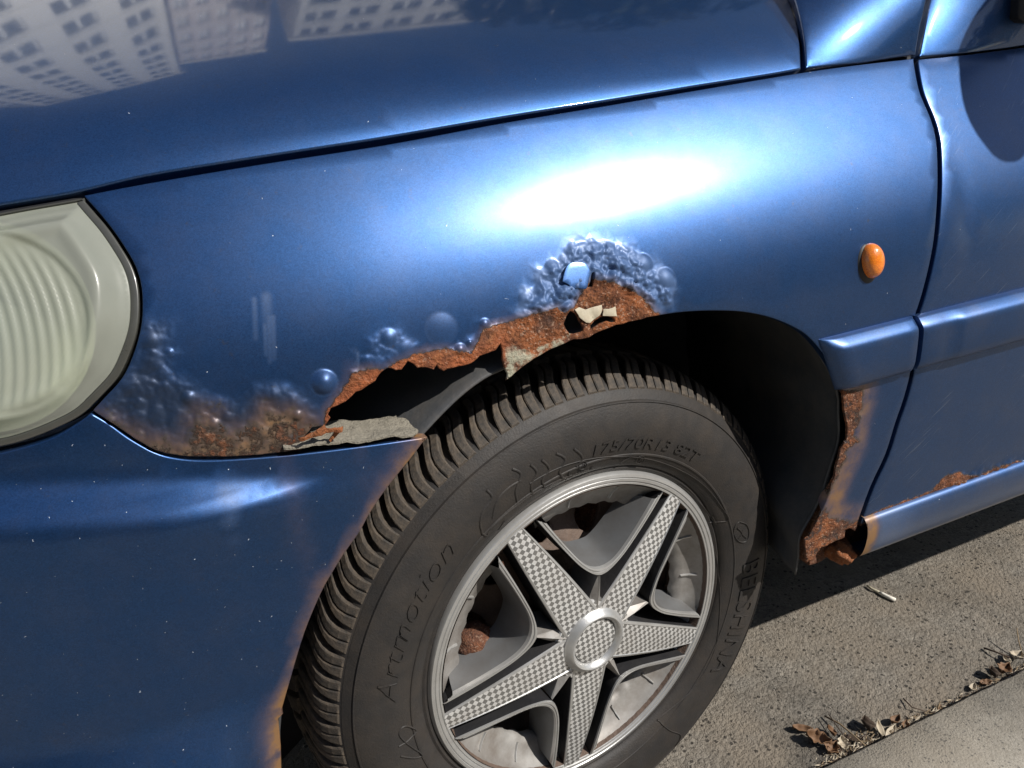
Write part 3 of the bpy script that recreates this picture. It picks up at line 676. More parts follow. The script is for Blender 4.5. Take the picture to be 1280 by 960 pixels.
g_l2 = cat([(1149.5, 70.5), (1155, 42), (1163, 0), (1168, -20), (1180, -88)], 3)
panel('window_pillar', CH2, [CH2.hit(*p) for p in g_l2 + [(1210, -88), (1240, -88), (1290, -88), (1330, -88), (1330, 50), (1262, 60), (1211, 66)]], M['paint'], car, param=True, step=.006, bstep=.004, edge=.0012, depth=.04)

# ------------------------------------------------------------------ wheel
HUB = np.array([-.004, 0.0, .272]); WN = np.array([0.12192623, -0.99253916, 0.0]); WX = np.array([0.99253916, 0.12192623, 0.0])
WM = Matrix([[WX[0], 0, WN[0], HUB[0]], [WX[1], 0, WN[1], HUB[1]], [0, 1, 0, HUB[2]], [0, 0, 0, 1]])
def wheel_px(px, py, off=0.0):
    d = ray(px, py); q0 = HUB + WN * off; t = ((q0 - CAM) @ WN) / (d @ WN); q = CAM + t * d - q0
    a, b = q @ WX, q[2]; return math.hypot(a, b), math.atan2(b, a)
def wheel_root(name):
    o = empty(name, (0, 0, 0), car); o.matrix_local = WM; return o
def lathe(name, prof, mat_, parent, seg=160, smooth=True, a0=0, a1=2 * math.pi, sm_ang=40):
    V = []; F = []; n = len(prof); full = abs(a1 - a0 - 2 * math.pi) < 1e-6; m_ = seg if full else seg + 1
    for i in range(m_):
        th = a0 + (a1 - a0) * i / seg
        for (r, h) in prof: V.append((r * math.cos(th), r * math.sin(th), h))
    for i in range(seg):
        j = (i + 1) % m_
        for k in range(n - 1): F.append((i * n + k, j * n + k, j * n + k + 1, i * n + k + 1))
    o = mesh_obj(name, V, F, mat_, parent); bm = bmesh.new(); bm.from_mesh(o.data); bmesh.ops.remove_doubles(bm, verts=bm.verts, dist=1e-6); bmesh.ops.recalc_face_normals(bm, faces=bm.faces); bm.to_mesh(o.data); bm.free()
    autosmooth(o, sm_ang); return o
tyre = wheel_root('tyre')
side_prof = [(.160, -.030), (.174, -.010), (.181, -.0035), (.184, -.0015), (.1865, -.0025), (.1875, .0000), (.192, .0035), (.198, .0065), (.2005, .0075), (.2010, .0085), (.2025, .0086), (.2032, .0078), (.210, .0098), (.222, .0115), (.234, .0112), (.246, .0085), (.2545, .0045), (.2550, .0055), (.2562, .0050), (.2568, .0028), (.262, -.0005), (.266, -.004), (.270, -.009), (.2725, -.015), (.2755, -.024), (.2775, -.040)]
inner = [(.2785, -.055), (.279, -.080), (.279, -.110), (.2775, -.14), (.270, -.165), (.25, -.178), (.21, -.180), (.165, -.165)]
def hs(r):
    pr = [(a, b) for a, b in side_prof]; return float(np.interp(r, [a for a, b in pr], [b for a, b in pr]))
lathe('sidewall', side_prof + inner, M['rubber'], tyre, seg=220)
# blocks of the shoulder, two per pitch
NP_ = 70
def outer_r(h): return float(np.interp(-h, [.002, .006, .012, .020, .030, .045, .06, .09, .12, .15, .165], [.2655, .2705, .2765, .2815, .2848, .2866, .2874, .2878, .2872, .285, .279]))
def block_mesh(name, h0, h1, lo_fn, hi_fn, depth=.0085, k=8, taper=0.0):
    V = []; F = []
    for i in range(k + 1):
        t = i / k; h = h0 + (h1 - h0) * t; a0, a1 = lo_fn(t), hi_fn(t); R = outer_r(h); d = depth
        c = .0012 / R; R2 = R - .0009
        nrm_r, nrm_h = (1, 0)
        for (a_, rr) in ((a0 - c * .3, R - d), (a0, R2), (a0 + c, R), (a1 - c, R), (a1, R2), (a1 + c * .3, R - d)): V.append((rr * math.cos(a_), rr * math.sin(a_), h + (-.004 * 0)))
    for i in range(k):
        for j in range(5): F.append((i * 6 + j, i * 6 + j + 1, i * 6 + j + 7, i * 6 + j + 6))
    F.append((5, 4, 3, 2, 1, 0)); F.append(tuple(k * 6 + j for j in range(6)))
    me = bpy.data.meshes.new(name); me.from_pydata(V, [], F); me.update(); me.materials.append(M['tread'])
    bm = bmesh.new(); bm.from_mesh(me); bmesh.ops.recalc_face_normals(bm, faces=bm.faces); bm.to_mesh(me); bm.free(); return me
P_ = 2 * math.pi / NP_
def sweep(t): return P_ * (-.55 * t + .10 * math.sin(t * 6.0))     # S-shaped slant across the shoulder
b1 = block_mesh('tread_block', -.0035, -.052, lambda t: sweep(t) + P_ * (.03 + .02 * math.sin(5 * t)), lambda t: sweep(t) + P_ * (.39 + .02 * math.sin(6 * t)))
b2 = block_mesh('tread_block', -.0035, -.052, lambda t: sweep(t) + P_ * (.44 + .02 * math.sin(6 * t)), lambda t: sweep(t) + P_ * (.86 - .17 * min(1, t * 2.4)))
rib = block_mesh('tread_block', -.060, -.098, lambda t: P_ * (.1 + .9 * t), lambda t: P_ * (.82 + .9 * t), k=3)
for i in range(NP_):
    for me in (b1, b2):
        o = bpy.data.objects.new('tread_block', me); C.objects.link(o); o.parent = tyre; o.rotation_euler = (0, 0, i * P_)
bm = bmesh.new()
for i in range(NP_):
    n0 = len(bm.verts); tmp = rib.copy(); tmp.transform(Matrix.Rotation(i * P_, 4, 'Z')); bm.from_mesh(tmp); bpy.data.meshes.remove(tmp)
for i in range(NP_):
    tmp = b1.copy(); tmp.transform(Matrix.Translation((0, 0, -.164)) @ Matrix.Rotation(i * P_, 4, 'Z') @ Matrix.Diagonal((1, 1, -1, 1)) @ Matrix.Translation((0, 0, -.004))); bm.from_mesh(tmp); bpy.data.meshes.remove(tmp)
o = bm_obj('inner_tread', bm, M['tread'], tyre); o['kind'] = 'stuff'
# fine serrations in the band under the shoulder on the front side
V = []; F = []
for i in range(520):
    th = math.radians(118) + i * math.radians(.24); r0, r1 = .2572, .2640; w_ = .00045
    for (r, s_) in ((r0, -1), (r0, 1), (r1, 1), (r1, -1)):
        V.append((r * math.cos(th) - s_ * w_ * math.sin(th), r * math.sin(th) + s_ * w_ * math.cos(th), hs(r) + .0006))
    F.append(tuple(range(i * 4, i * 4 + 4)))
o = mesh_obj('serration', V, F, M['rubber'], tyre, smooth=False); o['kind'] = 'stuff'
# raised lettering
def text_mesh(txt, size, extr, bold=0.0, shear=0.0, space=1.0):
    cu = bpy.data.curves.new('t', 'FONT'); cu.body = txt; cu.size = size; cu.extrude = extr; cu.offset = bold; cu.shear = shear; cu.space_character = space
    cu.align_x = 'CENTER'; cu.resolution_u = 3
    to = bpy.data.objects.new('t', cu); C.objects.link(to); dg_ = bpy.context.evaluated_depsgraph_get(); dg_.update()
    me = bpy.data.meshes.new_from_object(to.evaluated_get(dg_)); bpy.data.objects.remove(to); bpy.data.curves.remove(cu); return me
def tyre_text(name, txt, r0, th0, size, bold=0.0, xs=1.0, shear=0.0, height=.0007, outline=False, space=1.0):
    me = text_mesh(txt, size, height, bold, shear, space)
    bm = bmesh.new(); bm.from_mesh(me)
    bmesh.ops.subdivide_edges(bm, edges=[e for e in bm.edges if e.calc_length() > .004], cuts=1)
    if outline:
        me2 = text_mesh(txt, size, height, bold - outline, shear, space)
    for v in bm.verts:
        r = r0 + v.co.y; th = th0 - v.co.x * xs / (r0 + size * .35)
        v.co = Vector((r * math.cos(th), r * math.sin(th), hs(r) + v.co.z))
    return bm_obj(name, bm, M['rubber'], tyre)
r_a, th_a = wheel_px(812, 553, .01); print('txt', r_a, math.degrees(th_a))
tyre_text('tyre_size_lettering', '175/70R13 82T', r_a - .006, th_a + .0, .0165, xs=1.42, shear=.1, height=.0011)
r_b, th_b = wheel_px(915, 765, .006); print('bel', r_b, math.degrees(th_b))
M['mould'] = M['rubber']
tyre_text('maker_lettering', 'BELSHINA', .2125, th_b - .02, .036, bold=.0, xs=.92, space=1.05, height=.0014)
tyre_text('small_lettering', 'TUBELESS   E', .1915, math.radians(92), .005, xs=1.3)
# thin pen-like raised strokes
def stroke(name, pts, wd, hgt, parent, mat_, cyc=False):
    V = []; F = []; n = len(pts)
    for i, (r, th) in enumerate(pts):
        p = np.array([r * math.cos(th), r * math.sin(th)]); a = pts[max(i - 1, 0)]; b = pts[min(i + 1, n - 1)]
        d = np.array([b[0] * math.cos(b[1]) - a[0] * math.cos(a[1]), b[0] * math.sin(b[1]) - a[0] * math.sin(a[1])]); d /= np.linalg.norm(d) + 1e-9; q = np.array([-d[1], d[0]])
        for s_, h in ((-1, -.0006), (-.5, hgt), (.5, hgt), (1, -.0006)):
            c_ = p + q * s_ * wd; V.append((c_[0], c_[1], hs(float(np.hypot(*c_))) + h))
    for i in range(n - 1):
        for j in range(3): F.append((i * 4 + j, i * 4 + j + 1, i * 4 + j + 5, i * 4 + j + 4))
    return mesh_obj(name, V, F, mat_, parent)
def px_stroke(pts, wd=.0007, hgt=.0009, n=5, name='sidewall_line', mat_=None):
    q = [wheel_px(x, y, .010) for x, y in pts]; th_ = np.unwrap([t for _, t in q]); q = [(r, float(t)) for (r, _), t in zip(q, th_)]; return stroke(name, cat(q, n), wd, hgt, tyre, mat_ or M['rubber'])
script = [[(498, 932), (512, 925), (522, 915), (508, 908), (500, 912), (500, 920), (516, 935), (528, 944), (524, 948), (500, 944)], [(519, 905), (524, 886), (505, 880), (497, 872), (510, 876), (520, 868), (516, 850), (500, 862)], [(484, 896), (486, 908), (498, 908)], [(485, 901), (506, 894), (518, 888), (506, 870), (488, 850), (502, 862), (520, 866)],
 [(504, 852), (518, 846), (522, 838), (502, 826), (512, 828), (524, 824), (520, 812), (498, 806)], [(520, 818), (504, 808), (512, 798), (526, 803), (522, 790), (505, 778)], [(520, 795), (512, 782), (528, 772), (530, 760), (518, 752)], [(516, 760), (532, 758), (528, 742), (514, 735)],
 [(530, 745), (532, 735), (536, 730), (528, 718), (505, 708)], [(530, 730), (540, 716), (530, 706), (520, 700), (516, 690), (524, 685)], [(538, 722), (544, 706), (552, 696), (546, 684)], [(544, 700), (556, 686), (562, 676), (556, 662), (546, 664), (548, 676)],
 [(556, 690), (566, 676), (576, 664), (582, 650), (574, 648), (566, 660)], [(580, 664), (588, 652), (596, 640), (586, 636), (576, 640)], [(590, 654), (602, 640), (600, 630), (588, 622)]]
for s_ in script[:1]: px_stroke(s_, wd=.0009, name='script_lettering')
r_c, th_c = wheel_px(545, 785, .010)
tyre_text('script_lettering', 'Artmotion', .2175, th_c, .030, bold=-.0009, xs=1.25, shear=.45, height=.0011)
# abstract moulded wave graphic above
for s_ in [[(608, 612), (614, 622), (602, 640), (600, 655), (604, 668)], [(650, 600), (634, 610), (620, 626), (616, 648)], [(640, 586), (650, 592), (644, 612), (648, 628)], [(662, 580), (670, 590), (664, 606), (668, 620)], [(676, 574), (686, 586), (678, 600), (684, 612)], [(694, 566), (706, 574), (700, 590), (708, 600)], [(716, 560), (728, 572), (722, 584)],
           [(604, 668), (612, 672), (616, 660), (660, 625), (700, 604), (740, 592)], [(632, 668), (634, 655)]]:
    px_stroke(s_, wd=.0016, hgt=.0008, name='sidewall_graphic')
# raised plate ends of the lettering field, and thin circles
for s_ in [[(858, 612), (884, 634), (902, 660), (898, 650)], ]:
    px_stroke(s_, wd=.0007)
px_stroke([(893, 668), (896, 660), (904, 656), (912, 650), (902, 632), (880, 606), (850, 588), (810, 575), (760, 572), (700, 584), (662, 604)], wd=.0006)
px_stroke([(893, 668), (902, 690), (907, 730), (903, 775), (892, 820), (870, 858), (830, 900), (828, 905), (836, 912), (850, 918), (848, 935), (838, 955)], wd=.0007)
px_stroke([(924, 652), (932, 655), (935, 665), (932, 676), (924, 677), (919, 668), (920, 657), (924, 652)], wd=.0008, name='badge')
px_stroke([(922, 660), (927, 666), (924, 673)], wd=.0008, name='badge'); px_stroke([(931, 658), (927, 666), (932, 672)], wd=.0008, name='badge')
for cx_, cy_ in ((730, 583), (804, 577)):
    px_stroke([(cx_ + 5 * math.cos(a), cy_ + 6 * math.sin(a)) for a in np.linspace(0, 2 * math.pi, 9)], wd=.0006, name='badge'); px_stroke([(cx_ - 2, cy_ + 3), (cx_ + 1, cy_ - 3), (cx_ + 3, cy_ + 2)], wd=.0006, name='badge')
px_stroke([(712, 590), (716, 600)], wd=.0006); px_stroke([(780, 582), (790, 573)], wd=.0006)

cover = wheel_root('wheel_cover')
def dome(r): return .0125 * max(0, 1 - (r / .168) ** 2)
lathe('rim_ring', [(.179, -.020), (.1805, -.008), (.1800, -.002), (.1780, .0008), (.1752, .0014), (.1744, .0002), (.1736, .0012), (.1708, .0010), (.1700, -.0006), (.1692, .0004), (.1674, .0002), (.166, -.0030), (.163, -.010), (.158, -.017), (.151, -.022), (.150, -.026)], M['silver'], cover)
A0 = math.radians(116.7)
def rot2(t, s, ang): return (t * math.cos(ang) - s * math.sin(ang), t * math.sin(ang) + s * math.cos(ang))
def frame_path(n=40):
    half = [(.1480, .0775), (.135, .0665), (.120, .0535), (.105, .0400), (.092, .0275), (.083, .0165), (.0775, .0075), (.0755, 0)]
    P = cat(half, 5); P = P + [(t, -s) for t, s in P[-2::-1]]; return P
def hole_path():
    half = [(.1420, .0650), (.130, .0555), (.118, .0455), (.106, .0350), (.0955, .0250), (.088, .0155), (.0845, .0070), (.0835, 0)]
    P = cat(half, 5); P = P + [(t, -s) for t, s in P[-2::-1]]; return P
fo, fh = frame_path(), hole_path(); nf_ = len(fo)
for k in range(5):
    ang = A0 - math.pi / 5 + k * 2 * math.pi / 5
    V = []; F = []
    prof_ = [(-.02, -.032, 0), (-.02, .0005, 1), (.06, .0024, 1), (.38, .0024, 1), (.44, .0010, 1), (.52, .0010, 1), (.60, .0022, 1), (.86, .0018, 1), (1.0, -.0015, 1), (1.25, -.012, .8), (1.75, -.0265, .2), (1.85, -.036, 0)]
    for i in range(nf_):
        o_, h_ = np.array(fo[i]), np.array(fh[i])
        for (f, hh_, dm) in prof_:
            q = o_ + (h_ - o_) * f; r = math.hypot(*q); x_, y_ = rot2(q[0], q[1], ang); V.append((x_, y_, hh_ + dome(r) * dm))
    m_ = len(prof_)
    for i in range(nf_ - 1):
        for j in range(m_ - 1): F.append((i * m_ + j, i * m_ + j + 1, (i + 1) * m_ + j + 1, (i + 1) * m_ + j))
    o = mesh_obj('window_frame', V, F, M['silver'], cover, mats=[M['black'], M['shade_in']], fmat=[{0: 1, 8: 2, 9: 2, 10: 2}.get(q_ % (m_ - 1), 0) for q_ in range(len(F))]); bm = bmesh.new(); bm.from_mesh(o.data); bmesh.ops.recalc_face_normals(bm, faces=bm.faces); bm.to_mesh(o.data); bm.free(); autosmooth(o, 50)  # outer wall black plastic plus painted slit shade; inner walls darkened as painted shade
    # top lip of the window between frame legs, running down to the hole
    V = []; F = []; a_ = math.radians(18.2)
    for i in range(25):
        th = ang - a_ * 1.45 + 2 * a_ * 1.45 * i / 24; wob = .0012 * math.sin(i * 1.7 + k)
        for (r, h) in ((.1665, -.001), (.1630, -.0075), (.1570, -.0135), (.1480, -.0185), (.1385 + wob, -.0215), (.1375 + wob, -.030)): V.append((r * math.cos(th), r * math.sin(th), h))
    for i in range(24):
        for j in range(5): F.append((i * 6 + j, i * 6 + j + 1, i * 6 + j + 7, i * 6 + j + 6))
    mesh_obj('window_lip', V, F, M['silver_dirty'], cover)
    # two small ribs moulded in the lip
    for sgn in (-.55, .62):
        bm = bmesh.new(); th = ang + sgn * a_ * .95
        vs = []
        for (r, h, w_) in ((.1600, -.0100, .0012), (.152, -.0160, .0014), (.1440, -.0190, .0012)):
            for s_, dh in ((-1, -.002), (-.4, .0016), (.4, .0016), (1, -.002)): vs.append(bm.verts.new((r * math.cos(th) - s_ * w_ * math.sin(th), r * math.sin(th) + s_ * w_ * math.cos(th), h + dh)))
        for i in range(2):
            for j in range(3): bm.faces.new((vs[i * 4 + j], vs[i * 4 + j + 1], vs[i * 4 + j + 5], vs[i * 4 + j + 4]))
        bm_obj('rib', bm, M['silver'], cover)
    # spoke
    ang = A0 + k * 2 * math.pi / 5; V = []; F = []; fm = []; n_ = 16
    for i in range(n_ + 1):
        t = .030 + (.1690 - .030) * i / n_; u_ = i / n_; wd = .0225 + (.0102 - .0225) * u_ + .0012 * math.sin(math.pi * u_); d_ = dome(t)
        for s_, h in ((-1, -.030), (-1, d_ - .0012), (-.97, d_ - .0002), (-.86, d_ + .0006), (-.83, d_ - .0001), (0, d_ + .0010), (.83, d_ - .0001), (.86, d_ + .0006), (.97, d_ - .0002), (1, d_ - .0012), (1, -.030)):
            x_, y_ = rot2(t, s_ * wd, ang); V.append((x_, y_, h))
    for i in range(n_):
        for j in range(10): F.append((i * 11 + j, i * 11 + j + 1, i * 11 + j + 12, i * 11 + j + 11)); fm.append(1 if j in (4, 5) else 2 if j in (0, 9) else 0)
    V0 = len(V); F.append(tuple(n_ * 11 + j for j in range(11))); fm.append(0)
    o = mesh_obj('spoke', V, F, M['silver'], cover, mats=[M['checker'], M['black']], fmat=fm, smooth=True)  # black side walls: dark plastic that also paints in the shade of the slits
    bm = bmesh.new(); bm.from_mesh(o.data); bmesh.ops.recalc_face_normals(bm, faces=bm.faces); bm.to_mesh(o.data); bm.free(); autosmooth(o, 35)
    # pointed web between two spokes near the hub
    ang = A0 - math.pi / 5 + k * 2 * math.pi / 5; bm = bmesh.new()
    pts = [(.030, -.0085, .006), (.030, 0, .0125), (.030, .0085, .006), (.052, -.0060, .006), (.054, 0, .0120), (.052, .0060, .006), (.0735, -.0012, .0085), (.0745, 0, .0105), (.0735, .0012, .0085), (.052, -.0060, -.03), (.052, .0060, -.03), (.030, -.0085, -.03), (.030, .0085, -.03), (.0735, -.0012, -.03), (.0735, .0012, -.03)]
    vs = [bm.verts.new((*rot2(a, b, ang), c)) for a, b, c in pts]
    for f in ((0, 1, 4, 3), (1, 2, 5, 4), (3, 4, 7, 6), (4, 5, 8, 7), (0, 3, 9, 11), (3, 6, 13, 9), (2, 5, 10, 12), (5, 8, 14, 10)): bm.faces.new([vs[i] for i in f])
    bm_obj('web', bm, M['silver_dirty'], cover)
    # bridge pieces at the rim ends of the slits
lathe('hub_plate', [(.0, dome(0) - .001), (.030, dome(.03) + .0008), (.0455, dome(.045) - .0006), (.0465, dome(.045) - .003), (.0465, -.03)], M['checker'], cover, seg=80)
lathe('hub_ring', [(.0375, .009), (.0368, .0135), (.0350, .0150), (.0330, .0185), (.0305, .0200), (.0280, .0188), (.0262, .0150), (.0255, .0140), (.0250, .012)], M['silver'], cover, seg=90)
lathe('hub_badge', [(.0252, .012), (.0250, .0150), (.0240, .0156), (.012, .0160), (0, .0161)], M['checker'], cover, seg=70)
lathe('hub_gap', [(.0395, .0118), (.0385, .0108), (.0372, .0108)], M['seal'], cover, seg=80)

sw = wheel_root('steel_wheel')
SWS = GSurf(lambda x, u: np.stack([x, u, -.052 - .012 * np.cos(np.hypot(x, u) * 55) - .25 * np.maximum(0, np.hypot(x, u) - .12)], -1), -.2, .2, -.2, .2)
circ = [(.155 * math.cos(a), .155 * math.sin(a)) for a in np.linspace(0, 2 * math.pi, 90)[:-1]]
hl = []
for k in range(10):
    a = A0 - math.pi / 5 + math.radians(18 + 36 * k); c_ = (.108 * math.cos(a), .108 * math.sin(a))
    hl.append([(c_[0] + .019 * math.cos(b) * math.cos(a) - .017 * math.sin(b) * math.sin(a), c_[1] + .019 * math.cos(b) * math.sin(a) + .017 * math.sin(b) * math.cos(a)) for b in np.linspace(0, 2 * math.pi, 15)[:-1]])
def sw_disp(P): return .0012 * nz(P, 60, 2, 3)
disc = panel('wheel_disc', SWS, circ, M['brown_steel'], sw, param=True, step=.006, bstep=.006, edge=.001, depth=.004, disp=sw_disp, holes=hl)
lathe('wheel_barrel', [(.166, .0), (.160, -.02), (.158, -.06), (.150, -.075), (.150, -.15), (.165, -.17)], M['brown_steel'], sw, seg=96)
lathe('brake_disc', [(.118, -.105), (.118, -.095), (.05, -.095), (.05, -.08), (0, -.08)], M['rust_metal'], sw, seg=80)
bm = bmesh.new()
rv, tv = wheel_px(851, 706, -.02)
lathe('valve_cap', [(0, .010), (.003, .0095), (.0048, .006), (.0050, -.004), (.0035, -.02)], M['liner'], sw, seg=20).location = (rv * math.cos(tv), rv * math.sin(tv), -.03)
# hub lump low in the left window
rv, tv = wheel_px(598, 812, -.03)
bm = bmesh.new(); bmesh.ops.create_icosphere(bm, subdivisions=4, radius=.022)
for v in bm.verts: v.co += v.normal * .0025 * noise.fractal(v.co * 120, 1, 2, 3)
bm.transform(Matrix.Translation((rv * math.cos(tv), rv * math.sin(tv), -.042))); bm_obj('caliper_lump', bm, M['rust_metal'], sw, smooth=True)

# ------------------------------------------------------------------ wheel house
def arch_liner():
    edge = cat([(1003, 724), (1007, 700), (1009, 676), (1024, 649), (1036, 625), (1047, 590), (1058, 555), (1058, 520), (1056, 490), (1033, 443), (1002, 411), (950, 390.5), (880, 385.5), (810, 393), (740, 415), (690, 436), (640, 462), (610, 477), (575, 504), (535, 545), (513, 572), (478, 616), (429, 692), (379, 791), (352, 893), (350, 975)], 3)
    E_ = np.array([BODY(*[np.array(v) for v in BODY.hit(*p)]) for p in edge]); ctr = np.array([.0, .30]); V = []; F = []; rows = [(-.0015, .010, 0), (.0, .0115, 0), (.002, .016, .004), (.004, .03, .010), (.016, .07, .014), (.020, .13, .018), (.022, .20, .020), (.0, .275, .0)]
    for i, q in enumerate(E_):
        d = q[[0, 2]] - ctr; d /= np.linalg.norm(d)
        for (gr, dy, _) in rows:
            w2 = .005 * math.sin(i * .55) * min(1, max(0, dy - .02) / .05); V.append((q[0] + d[0] * (gr + w2), q[1] + dy, q[2] + d[1] * (gr + w2)))
    m_ = len(rows)
    for i in range(len(E_) - 1):
        for j in range(m_ - 1): F.append((i * m_ + j, i * m_ + j + 1, (i + 1) * m_ + j + 1, (i + 1) * m_ + j))
    o = mesh_obj('arch_liner', V, F, M['liner'], car); md = o.modifiers.new('thick', 'SOLIDIFY'); md.thickness = .0025; md.offset = 0; return o
liner = arch_liner()
bm = bmesh.new(); c_ = bm.verts.new((.0, .236, .27)); ring = [bm.verts.new((.37 * math.cos(math.radians(-15 + 230 * i / 40)) - .02, .236, .268 + .38 * math.sin(math.radians(-40 + 260 * i / 40)))) for i in range(41)]
for i in range(40): bm.faces.new((c_, ring[i], ring[i + 1]))
bm_obj('inner_wing', bm, M['under'], car)
# dirty dark floor and engine bay so that no light leaks in
def box(name, lo, hi, mat_, parent, bev=.0):
    bm = bmesh.new(); bmesh.ops.create_cube(bm, size=1); s_ = [hi[i] - lo[i] for i in range(3)]
    bm.transform(Matrix.Translation([(lo[i] + hi[i]) / 2 for i in range(3)]) @ Matrix.Diagonal((*s_, 1)))
    if bev: bmesh.ops.bevel(bm, geom=bm.edges[:], offset=bev, segments=2, affect='EDGES')
    return bm_obj(name, bm, mat_, parent)
box('engine_bay', (-.60, .243, .20), (.36, 1.45, .70), M['under'], car)
box('underbody', (.385, .03, .235), (1.33, 1.62, .30), M['under'], car)
box('bay_wall', (-.36, .09, .30), (-.33, .25, .70), M['under'], car)

# ------------------------------------------------------------------ ground
def asphalt_mat(name, base_lo, base_hi, dusty, dark, sc=1.0, pit=1.0):
    m, nt, p = mat(name); co = coords(nt); L = nt.links
    wob = N(nt, 'ShaderNodeTexNoise'); wob.inputs['Scale'].default_value = 180 * sc; L.new(co, wob.inputs['Vector'])
    sc1 = N(nt, 'ShaderNodeVectorMath', operation='SCALE'); sc1.inputs['Scale'].default_value = .0022; L.new(wob.outputs['Color'], sc1.inputs[0])
    ad = N(nt, 'ShaderNodeVectorMath', operation='ADD'); L.new(co, ad.inputs[0]); L.new(sc1.outputs[0], ad.inputs[1])
    v1 = N(nt, 'ShaderNodeTexVoronoi'); v1.inputs['Scale'].default_value = 170 * sc; L.new(ad.outputs[0], v1.inputs['Vector'])
    v2 = N(nt, 'ShaderNodeTexVoronoi'); v2.inputs['Scale'].default_value = 420 * sc; L.new(ad.outputs[0], v2.inputs['Vector'])
    big = noise_n(nt, 7, 6, .62, co); med = noise_n(nt, 45, 5, .6, co); fin = noise_n(nt, 700, 3, .6, co)
    s1 = N(nt, 'ShaderNodeSeparateColor'); L.new(v1.outputs['Color'], s1.inputs[0])
    s2 = N(nt, 'ShaderNodeSeparateColor'); L.new(v2.outputs['Color'], s2.inputs[0])
    c = mixc(nt, s1.outputs[0], base_lo, base_hi)
    c = mixc(nt, mth(nt, 'MULTIPLY', s2.outputs[0], .5), c, tuple(q * 1.6 for q in base_hi))
    c = mixc(nt, ramp(nt, big, [(.38, 0), (.62, .85)]), c, dusty)
    c = mixc(nt, mth(nt, 'MULTIPLY', ramp(nt, noise_n(nt, 5, 5, .6, co), [(.5, 0), (.68, 1)]), .55), c, tuple(q * .62 for q in base_lo))
    pits = mth(nt, 'GREATER_THAN', mth(nt, 'MULTIPLY_ADD', med, .35, s1.outputs[1]), 1.07)
    pm = mth(nt, 'MULTIPLY', pits, mth(nt, 'LESS_THAN', v1.outputs['Distance'], .42))
    c = mixc(nt, mth(nt, 'MULTIPLY', pm, .8), c, dark)
    L.new(c, p.inputs['Base Color']); p.inputs['Roughness'].default_value = .88; p.inputs['Specular IOR Level'].default_value = .3
    hgt = mth(nt, 'ADD', mth(nt, 'MULTIPLY', mth(nt, 'SUBTRACT', 1.0, v1.outputs['Distance']), .8), mth(nt, 'MULTIPLY_ADD', v2.outputs['Distance'], -.5, mth(nt, 'MULTIPLY', fin, .5)))
    hgt = mth(nt, 'SUBTRACT', hgt, mth(nt, 'MULTIPLY', pm, 1.1 * pit))
    L.new(bump(nt, hgt, 1.0, .0024 * pit), p.inputs['Normal']); return m
M['asphalt'] = asphalt_mat('old dusty asphalt', (.076, .069, .059), (.205, .186, .158), (.20, .168, .13), (.018, .016, .014))
M['concrete'] = asphalt_mat('kerb concrete', (.19, .172, .142), (.27, .248, .21), (.265, .232, .185), (.10, .095, .085), sc=1.8, pit=.3)
def sheet(name, x0, x1, y0, y1, z, mat_, k=1):
    bm = bmesh.new(); vs = [bm.verts.new(q) for q in ((x0, y0, z), (x1, y0, z), (x1, y1, z), (x0, y1, z))]; bm.faces.new(vs); o = bm_obj(name, bm, mat_, norm=False); o['kind'] = 'structure'; return o
sheet('road', -300, 300, -.0755, 400, 0, M['asphalt'])
sheet('ground', -300, 300, -400, 400, -.06, M['asphalt'])
# kerb stones flush with the footway, one slab long
def kerb():
    prof = [(-.0760, -.05), (-.0762, .0145), (-.0772, .0190), (-.0800, .0215), (-.22, .0225), (-.2225, .012)]
    V = []; F = []; xs = np.concatenate([np.arange(-1.2, 2.6, .012), [30.0]]); xs[0] = -30
    for x in xs:
        for j, (y, z) in enumerate(prof):
            e = .0018 * noise.noise(Vector((x * 30, j * 2, 0))) + .0012 * noise.noise(Vector((x * 110, j * 3, 5))) if j < 4 else 0
            V.append((x, y + e, z + .4 * e))
    n = len(prof)
    for i in range(len(xs) - 1):
        for j in range(n - 1): F.append((i * n + j, i * n + j + 1, (i + 1) * n + j + 1, (i + 1) * n + j))
    o = mesh_obj('kerb', V, F, M['concrete'], smooth=True); bm = bmesh.new(); bm.from_mesh(o.data); bmesh.ops.recalc_face_normals(bm, faces=bm.faces); bm.to_mesh(o.data); bm.free()
    if o.data.polygons[3].normal.z < 0: o.data.flip_normals()
    o['kind'] = 'structure'
kerb()
sheet('pavement', -300, 300, -400, -.223, .0220, M['concrete'])
# ------------------------------------------------------------------ dark structure under the skins, seen in the joints
panel('under_skin', BODY, [(-.36, .20), (.362, .20), (.362, .50), (-.36, .50)], M['under'], car, param=True, step=.05, bstep=.05, edge=.001, depth=.002, out=-.024)
panel('under_skin', BODY, [(.30, -.19), (1.3, -.19), (1.3, .33), (.30, .33)], M['under'], car, param=True, step=.05, bstep=.05, edge=.001, depth=.002, out=-.026)
q_ = [(float(x), float(np.interp(x, SXX, SUU)) - .014) for x in np.linspace(.20, .75, 30)] + [(float(x), float(np.interp(x, SXX, SUU)) + .012) for x in np.linspace(.75, .20, 30)]
panel('joint_seal', BODY, q_, M['seal'], car, param=True, step=.02, bstep=.01, edge=.0005, depth=.002, out=-.009)
